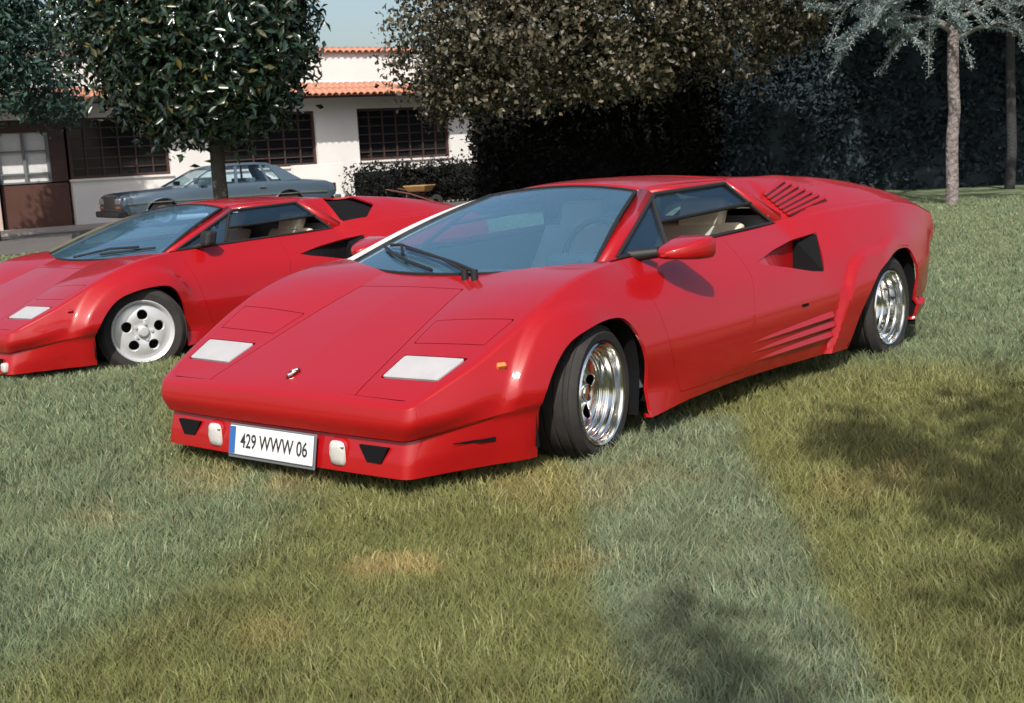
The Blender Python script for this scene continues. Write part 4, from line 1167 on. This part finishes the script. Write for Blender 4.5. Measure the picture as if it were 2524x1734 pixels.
MIDBARK = mat('bark_mid', (.042, .040, .043), rough=.9, noise=(9, (.03, .03, .032), .5, 8), bump=(22, 1., .03))
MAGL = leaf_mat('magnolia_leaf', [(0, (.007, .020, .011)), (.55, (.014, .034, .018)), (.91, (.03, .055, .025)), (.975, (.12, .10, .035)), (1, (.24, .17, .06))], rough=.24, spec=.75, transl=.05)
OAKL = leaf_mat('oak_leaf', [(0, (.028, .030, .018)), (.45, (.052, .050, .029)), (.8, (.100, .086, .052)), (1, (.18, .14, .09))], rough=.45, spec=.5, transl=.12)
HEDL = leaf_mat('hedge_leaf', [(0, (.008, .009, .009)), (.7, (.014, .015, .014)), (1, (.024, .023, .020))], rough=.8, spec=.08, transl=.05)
BLUEL = leaf_mat('blue_conifer', [(0, (.029, .041, .050)), (.6, (.034, .047, .057)), (1, (.040, .054, .064))], rough=.95, spec=.0, transl=.0)
CEDL = leaf_mat('cedar_needles', [(0, (.10, .145, .145)), (.6, (.19, .245, .245)), (1, (.30, .35, .35))], rough=.6, spec=.3, transl=.1)
CONL = leaf_mat('conifer_green', [(0, (.010, .030, .024)), (.7, (.022, .055, .042)), (1, (.05, .09, .06))], rough=.6, spec=.3, transl=.05)

def tree_root(name, base, label, cat, group=None): return tag(empty(name, tuple(base)), label, cat, group)
def local(root, V): return np.asarray(V) - np.array(root.location)

# magnolia
mg = tree_root('magnolia_tree', (-8.99, -12.74, 0), 'magnolia tree with big glossy leaves in front of the grey saloon', 'tree')
tb = MB(); t0 = np.array([0, 0, -.05])
limb(tb, (0, 0, -.05), (-.02, -.02, 2.3), .125, .11, 1, .01)
ctr = np.array([-9.06, -13.04, 3.2]) - np.array(mg.location)
for k in range(11):
    a = 2 * math.pi * k / 11; limb(tb, (-.02, -.02, 2.05 + .05 * (k % 4)), ctr + np.array([1.5 * math.cos(a), 1.5 * math.sin(a), -.3 + 1.5 * ((k * 37) % 10) / 10]), .055, .015, 20 + k, .15)
fix_normals(tb.build('trunk', BARK, mg, 60))
cc = blob_points(3400, ctr + np.array([0, 0, .35]), (2.3, 2.3, 2.45), 3, .35, .34)
cc = cc[cc[:, 2] > 1.56 + .28 * np.random.default_rng(2).random(len(cc))]
V, F, tn = leaves(cc, 9, .15, .165, .42, .5, ctr, 5)
Vn = V.reshape(-1, 4, 3); camd = np.linalg.norm(Vn.mean(1) + np.array(mg.location) - CAM_POS, axis=1)
order = np.argsort(camd); near = order[:300]; rest = order[300:]
def sub(Vn, tn, ids, nm, material, parent):
    V = Vn[ids].reshape(-1, 3); n = len(ids); k = np.arange(n) * 4; F = np.stack([k, k + 1, k + 2, k, k + 2, k + 3], 1).reshape(-1, 3)
    t = tn.reshape(-1, 4)[ids].reshape(-1); return np_mesh(nm, V, F, 3, material, parent, np.stack([t, t, t], 1))
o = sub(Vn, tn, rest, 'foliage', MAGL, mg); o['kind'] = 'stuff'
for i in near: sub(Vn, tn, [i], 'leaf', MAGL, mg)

# broad oak behind the near car
ok_ = tree_root('oak_tree', (-20.9, -12.6, 0), 'broad brown green evergreen oak hanging over the dark hedge', 'tree')
tb = MB(); oc = np.array([-16.3, -10.9, 4.1]) - np.array(ok_.location)
limb(tb, (0, 0, -.05), (.1, .1, 3.3), .18, .15, 4, .05)
for k in range(14):
    a = 2 * math.pi * k / 14; limb(tb, (.1, .1, 2.9 + .05 * (k % 5)), oc + np.array([2.3 * math.cos(a), 2.6 * math.sin(a), -1.2 + 2.4 * ((k * 7) % 10) / 10]), .10, .02, 40 + k, .15)
fix_normals(tb.build('trunk', BARK, ok_, 60))
side_dir = np.array([-.63, .776, 0])
pts = []
for (off, z, rad, n, sd) in ((-1.72, 3.5, (1.35, 1.35, 1.5), 340, 1), (-1.0, 3.6, (1.6, 1.6, 1.75), 440, 2), (.4, 3.55, (1.6, 1.6, 1.75), 440, 3), (1.7, 3.4, (1.55, 1.55, 1.6), 360, 4), (2.9, 3.45, (1.4, 1.4, 1.2), 240, 5), (4.2, 3.5, (1.2, 1.2, .9), 170, 8), (1.1, 5.4, (2.6, 2.6, 1.7), 520, 6), (-2.0, 2.65, (.9, .9, .72), 140, 7)):
    pts.append(blob_points(n, np.array([-15.9, -11.0, 0]) + side_dir * off + np.array([0, 0, z]), rad, 60 + sd, .5, .5))
cc = np.vstack(pts) - np.array(ok_.location); cc = cc[cc[:, 2] > 1.75 + .35 * np.random.default_rng(5).random(len(cc))]
V, F, tn = leaves(cc, 21, .15, .105, .62, .35, oc, 9, .3, .5)
o = np_mesh('foliage', V, F, 3, OAKL, ok_, np.stack([tn] * 3, 1)); o['kind'] = 'stuff'

# dark hedges
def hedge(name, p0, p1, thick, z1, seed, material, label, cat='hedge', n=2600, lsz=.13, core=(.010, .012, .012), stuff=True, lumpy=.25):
    p0, p1 = np.array(p0, float), np.array(p1, float); d = p1 - p0; L = np.linalg.norm(d); d /= L; nn = np.array([-d[1], d[0], 0]);
    if nn @ (CAM_POS - p0) < 0: nn = -nn
    rt = tree_root(name, tuple((p0 + p1) / 2 * np.array([1, 1, 0])), label, cat)
    r = np.random.default_rng(seed); nu, nz = max(int(L / .4), 3), max(int(z1 / .35), 4); V = []
    for i in range(nu + 1):
        for j in range(nz + 1):
            b_ = r.normal(0, 1) * lumpy * .5; zt = z1 * (1 + .06 * r.normal()); 
            V.append(p0 + d * L * i / nu + nn * (thick / 2 * (1 - .25 * (j / nz)**3) + b_) + np.array([0, 0, zt * j / nz]))
    front = len(V)
    for i in range(nu + 1):
        for j in range(nz + 1):
            V.append(p0 + d * L * i / nu - nn * thick / 2 + np.array([0, 0, z1 * j / nz]))
    m_ = nz + 1; F = []
    for base in (0, front): F += [(base + i * m_ + j, base + (i + 1) * m_ + j, base + (i + 1) * m_ + j + 1, base + i * m_ + j + 1) for i in range(nu) for j in range(nz)]
    for i in range(nu): F.append((i * m_ + nz, (i + 1) * m_ + nz, front + (i + 1) * m_ + nz, front + i * m_ + nz))
    for i in (0, nu): F += [(i * m_ + j, i * m_ + j + 1, front + i * m_ + j + 1, front + i * m_ + j) for j in range(nz)]
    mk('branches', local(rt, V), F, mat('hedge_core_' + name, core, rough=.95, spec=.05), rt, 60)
    u = r.random(n); zz = r.random(n)**.9; c_ = p0 + d * (L * u)[:, None] + nn * (thick / 2 * (1 - .25 * zz[:, None]**3) + .06 + r.normal(0, lumpy * .5, (n, 1))) + np.array([0, 0, 1]) * (zz * z1 * 1.03)[:, None]
    topn = n // 5; c2 = p0 + d * (L * r.random(topn))[:, None] + nn * ((r.random((topn, 1)) - .5) * thick) + np.array([0, 0, z1]) + r.normal(0, .08, (topn, 3))
    en = n // 10; ce_ = [p0 + d * (-.06 if q == 0 else L + .06) + nn * ((r.random((en, 1)) - .5) * thick) + np.array([0, 0, 1]) * (r.random((en, 1)) * z1) + r.normal(0, lumpy * .3, (en, 3)) for q in (0, 1)]
    V, F, tn = leaves(np.vstack([c_, c2, *ce_]) - np.array(rt.location), 7, .11, lsz, .5, .3, None, seed + 1)
    o = np_mesh('foliage', V, F, 3, material, rt, np.stack([tn] * 3, 1)); o['kind'] = 'stuff'
    return rt
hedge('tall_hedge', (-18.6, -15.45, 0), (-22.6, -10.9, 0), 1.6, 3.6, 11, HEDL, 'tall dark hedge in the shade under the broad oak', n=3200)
hedge('conifer_hedge', (-21.4, -10.4, 0), (-27.4, 2.4, 0), 2.0, 6.5, 21, BLUEL, 'high blue green conifer screen behind the bare trunk at right', n=9000, lsz=.14, core=(.034, .047, .057))
hedge('low_hedge', tuple(fac(7.45, 1.6, 0)), tuple(fac(12.6, 1.9, 0)), 1.3, .95, 31, HEDL, 'low dark shrub hedge along the front of the white house', n=1000, lsz=.10, lumpy=.5)

# tapering dark cypress closing the end of the hedge
cy = tree_root('dark_cypress', (-22.3, -10.75, 0), 'narrow black green cypress at the end of the tall hedge under the oak', 'tree')
tb = MB(); limb(tb, (0, 0, -.05), (0, 0, 5), .12, .03, 3, .01); fix_normals(tb.build('trunk', BARK, cy, 60))
r = np.random.default_rng(48); zz = 4.8 * r.random(900); a = r.random(900) * 6.283; rr = (1.05 - .16 * zz) * r.random(900)**.35 + .1 * np.sin(zz * 5 + a * 2)
V, F, tn = leaves(np.stack([rr * np.cos(a), rr * np.sin(a), zz], 1), 14, .13, .15, .5, .3, None, 49)
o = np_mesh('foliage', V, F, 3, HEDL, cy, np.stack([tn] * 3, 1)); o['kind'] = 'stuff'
# left conifer
lc = tree_root('dark_conifer', (-9.3, -20.4, 0), 'dark blue green conifer at the left edge beside the house', 'tree')
tb = MB(); limb(tb, (0, 0, -.05), (0, 0, 7), .16, .03, 3, .01); fix_normals(tb.build('trunk', BARK, lc, 60))
r = np.random.default_rng(8); zz = 2.62 + 5 * r.random(1500); a = r.random(1500) * 6.283; rr = (2.35 - .3 * (zz - 2)) * r.random(1500)**.45
V, F, tn = leaves(np.stack([rr * np.cos(a) + .0, rr * np.sin(a), zz - .12 * rr], 1), 18, .15, .15, .4, .3, np.array([0, 0, 4.]), 13)
o = np_mesh('foliage', V, F, 3, CONL, lc, np.stack([tn] * 3, 1)); o['kind'] = 'stuff'

# blue cedar at right: pale trunk, drooping frosted limbs
ce = tree_root('cedar_tree', (-16.13, -3.76, 0), 'blue cedar with pale bare trunk and frosted drooping limbs', 'tree')
tb = MB(); limb(tb, (0, 0, -.05), (-.22, -.05, 3.0), .098, .085, 5, .02, 8, 12); limb(tb, (-.22, -.05, 3.0), (-.3, -.05, 9.5), .085, .02, 6, .02, 8, 10)
fix_normals(tb.build('trunk', PALEBARK, ce, 60))
lm_ = MB(); tufts = []
r = np.random.default_rng(19)
def cedar_limb(p, q, r0, droop, seed, subs=9):
    rr = np.random.default_rng(seed); p, q = np.array(p, float), np.array(q, float); pts = []
    for k in range(9):
        t = k / 8; pts.append(p + (q - p) * t + np.array([0, 0, .25 * math.sin(math.pi * t * .8) - droop * t * t]) + rr.normal(0, .03, 3) * t)
    lm_.tube(pts, [r0 * (1 - .85 * k / 8) for k in range(9)], 6)
    for k in range(subs):
        t = .25 + .75 * rr.random(); i = min(int(t * 8), 7); b0 = pts[i] + (pts[i + 1] - pts[i]) * (t * 8 - i)
        dr = (q - p) / np.linalg.norm(q - p) + rr.normal(0, .55, 3); dr /= np.linalg.norm(dr); L = .30 + .5 * rr.random()
        tw = [b0 + dr * L * s + np.array([0, 0, -.32 * L * s * s]) for s in np.linspace(0, 1, 6)]
        lm_.tube(tw, [.014, .013, .012, .010, .008, .005], 5)
        for s in np.linspace(.15, 1, 12): tufts.append(b0 + dr * L * s + np.array([0, 0, -.32 * L * s * s + .015]))
    for s in np.linspace(.3, 1, 26):
        i = min(int(s * 8), 7); tufts.append(pts[i] + (pts[i + 1] - pts[i]) * (s * 8 - i) + np.array([0, 0, .02]))
R0 = np.array([-.63, .776, 0]); T0 = np.array([.77, .637, 0])   # image right / towards the camera
tr = np.array([-.25, -.05, 0])
for (z, sx, sy, dz, dr, sd) in ((2.75, -2.0, .9, .15, .55, 1), (3.05, -1.7, 1.2, .2, .6, 2), (2.65, -1.05, .9, .05, .35, 3), (2.85, 1.3, .8, .1, .35, 4), (2.55, 1.0, 1.0, .05, .3, 5), (3.2, .5, 1.4, .1, .5, 6), (3.3, -2.5, .8, .3, .45, 7), (3.0, 1.9, .4, .2, .4, 8),
                                (3.0, -.6, 1.5, .0, .5, 9), (3.4, -1.4, 1.6, .3, .7, 10), (3.5, 1.5, 1.3, .3, .6, 11), (3.3, -2.0, .2, .1, .5, 12)):
    cedar_limb(tr + np.array([0, 0, z]), tr + R0 * sx + T0 * sy + np.array([0, 0, z + dz]), .045, dr, 70 + sd, 10)
for k in range(30):   # upper whorls, above the picture
    z = 3.9 + 5.0 * k / 30; a = k * 2.4; L = 3.2 * (1 - .07 * (z - 3.9) * 1.6) 
    cedar_limb(tr + np.array([0, 0, z]), tr + np.array([L * math.cos(a), L * math.sin(a), z + .4]), .05, .5, 120 + k, 8)
fix_normals(lm_.build('limbs', mat('cedar_bark', (.16, .15, .14), rough=.9, noise=(8, (.24, .23, .22), .5)), ce, 60))
V, F, tn = leaves(np.array(tufts), 14, .034, .065, .24, .8, None, 33)
o = np_mesh('foliage', V, F, 3, CEDL, ce, np.stack([tn] * 3, 1)); o['kind'] = 'stuff'

# second slim trunk, and unseen dark crowns added to shade the corner
def shade_tree(base, h0, rad, seed, label, rt=.12, n=2600):
    t_ = tree_root('corner_shade_tree', base, label, 'tree', 'trees with unseen crowns added to shade the corner at right')
    tb = MB(); limb(tb, (0, 0, -.05), (.1, .05, h0 + 1.5), rt, rt * .7, seed, .03, 6, 9)
    for k in range(7):
        a = k * .9; limb(tb, (.08, .04, h0 + .4), (rad[0] * .6 * math.cos(a), rad[1] * .6 * math.sin(a), h0 + rad[2] * (.6 + .1 * k)), .05, .015, seed + k, .1)
    fix_normals(tb.build('trunk', MIDBARK, t_, 60))
    cc = blob_points(n, (0, 0, h0 + rad[2]), rad, seed, .4, .3)
    V, F, tn = leaves(cc, 9, .2, .24, .5, .3, np.array([0, 0, h0 + rad[2]]), seed + 3)
    o = np_mesh('foliage', V, F, 3, BLUEL, t_, np.stack([tn] * 3, 1)); o['kind'] = 'stuff'
    return t_
shade_tree((-21.0, -4.45, 0), 3.6, (3.3, 3.3, 2.6), 201, 'slim pale trunk of a second tree in the dark corner at far right', .10)
shade_tree((-22.6, -6.4, 0), 3.9, (4.0, 4.0, 2.6), 211, 'added cypress behind the cedar trunk, its unseen crown shading the corner', .09)

# shade tree behind the photographer's right: its leaves dapple the lawn at lower right
st = tree_root('unseen_shade_tree', (2.9, 5.9, 0), 'unseen leafy tree behind the camera at right, shading the lawn', 'tree')
SH = lambda x, y, h: np.array([x, y, 0]) + np.array([math.cos(R_(SUN_AZ)), math.sin(R_(SUN_AZ)), math.tan(R_(SUN_EL))]) * h / math.tan(R_(SUN_EL))
cl = []
r = np.random.default_rng(91)
for (x, y, rad, n) in ((.45, 2.95, .3, 60), (-1.6, 2.2, .6, 90), (.1, 2.75, .45, 80), (-.62, 1.60, .15, 26), (-.30, 2.05, .18, 22), (1.62, 2.28, .12, 18), (-3.0, 1.75, .35, 40), (-.9, 2.6, .5, 70)):
    h = 4.6 + r.random() * .8; cl.append(SH(x, y, h) + r.normal(0, 1, (n, 3)) * np.array([rad * .55, rad * .55, .25]))
cc = np.vstack(cl) - np.array(st.location)
tb = MB(); limb(tb, (0, 0, -.05), (.15, -.1, 3.2), .16, .11, 7, .03, 6, 9)
for k, c_ in enumerate(cl): limb(tb, (.15, -.1, 2.6 + .06 * k), c_.mean(0) - np.array(st.location), .06, .012, 300 + k, .12)
fix_normals(tb.build('trunk', BARK, st, 60))
V, F, tn = leaves(cc, 9, .09, .12, .55, .6, None, 93); o = np_mesh('foliage', V, F, 3, OAKL, st, np.stack([tn] * 3, 1)); o['kind'] = 'stuff'

# small barrow by the hedge
gb = empty('garden_barrow', (-18.35, -17.25, 0)); gb.rotation_euler = (0, 0, 1.7); gb.scale = (.85, .85, .85)
YEL = mat('yellow_tray', (.46, .27, .10), rough=.5, noise=(6, (.36, .20, .07), .6)); RST = mat('rusty_frame', (.11, .045, .035), rough=.7)
MB().box(-.42, .40, -.27, .27, .52, .70, lambda x, y, z: (x * (1 if z > .6 else .7), y * (1 if z > .6 else .6), z)).build('tray', YEL, gb, None, .03)
for sg in (1, -1):
    MB().tube([(.55, sg * .05, .22), (-.2, sg * .2, .48), (-.95, sg * .28, .62)], .022, 6).build('handle', RST, gb, 60)
    MB().tube([(-.30, sg * .2, .48), (-.36, sg * .22, .0)], .02, 6).build('leg', RST, gb, 60)
wv = MB(); wv.revolve([(.10, .04), (.2, .045), (.215, 0), (.2, -.045), (.10, -.04)], 20); wv.V = [(x + .55, y, z + .215) for x, y, z in wv.V]; wv.build('wheel', TYRE, gb, 40)
tag(gb, 'small yellow trayed garden barrow beside the low dark hedge', 'wheelbarrow')

# ------------------------------------------------------------------ the two red sports cars
c1 = empty('sports_car', (0, 0, 0)); make_car(c1, 'later')
tag(c1, 'red wedge shaped sports car with polished stepped wheels and front number plate, nearest', 'car', 'red wedge sports cars on the lawn')
c2 = empty('sports_car', (-.889, -4.032, -.067)); c2.rotation_euler = (0, 0, R_(-1.34)); make_car(c2, 'earlier')
tag(c2, 'red sports car behind with silver five hole wheels and black door mirror', 'car', 'red wedge sports cars on the lawn')
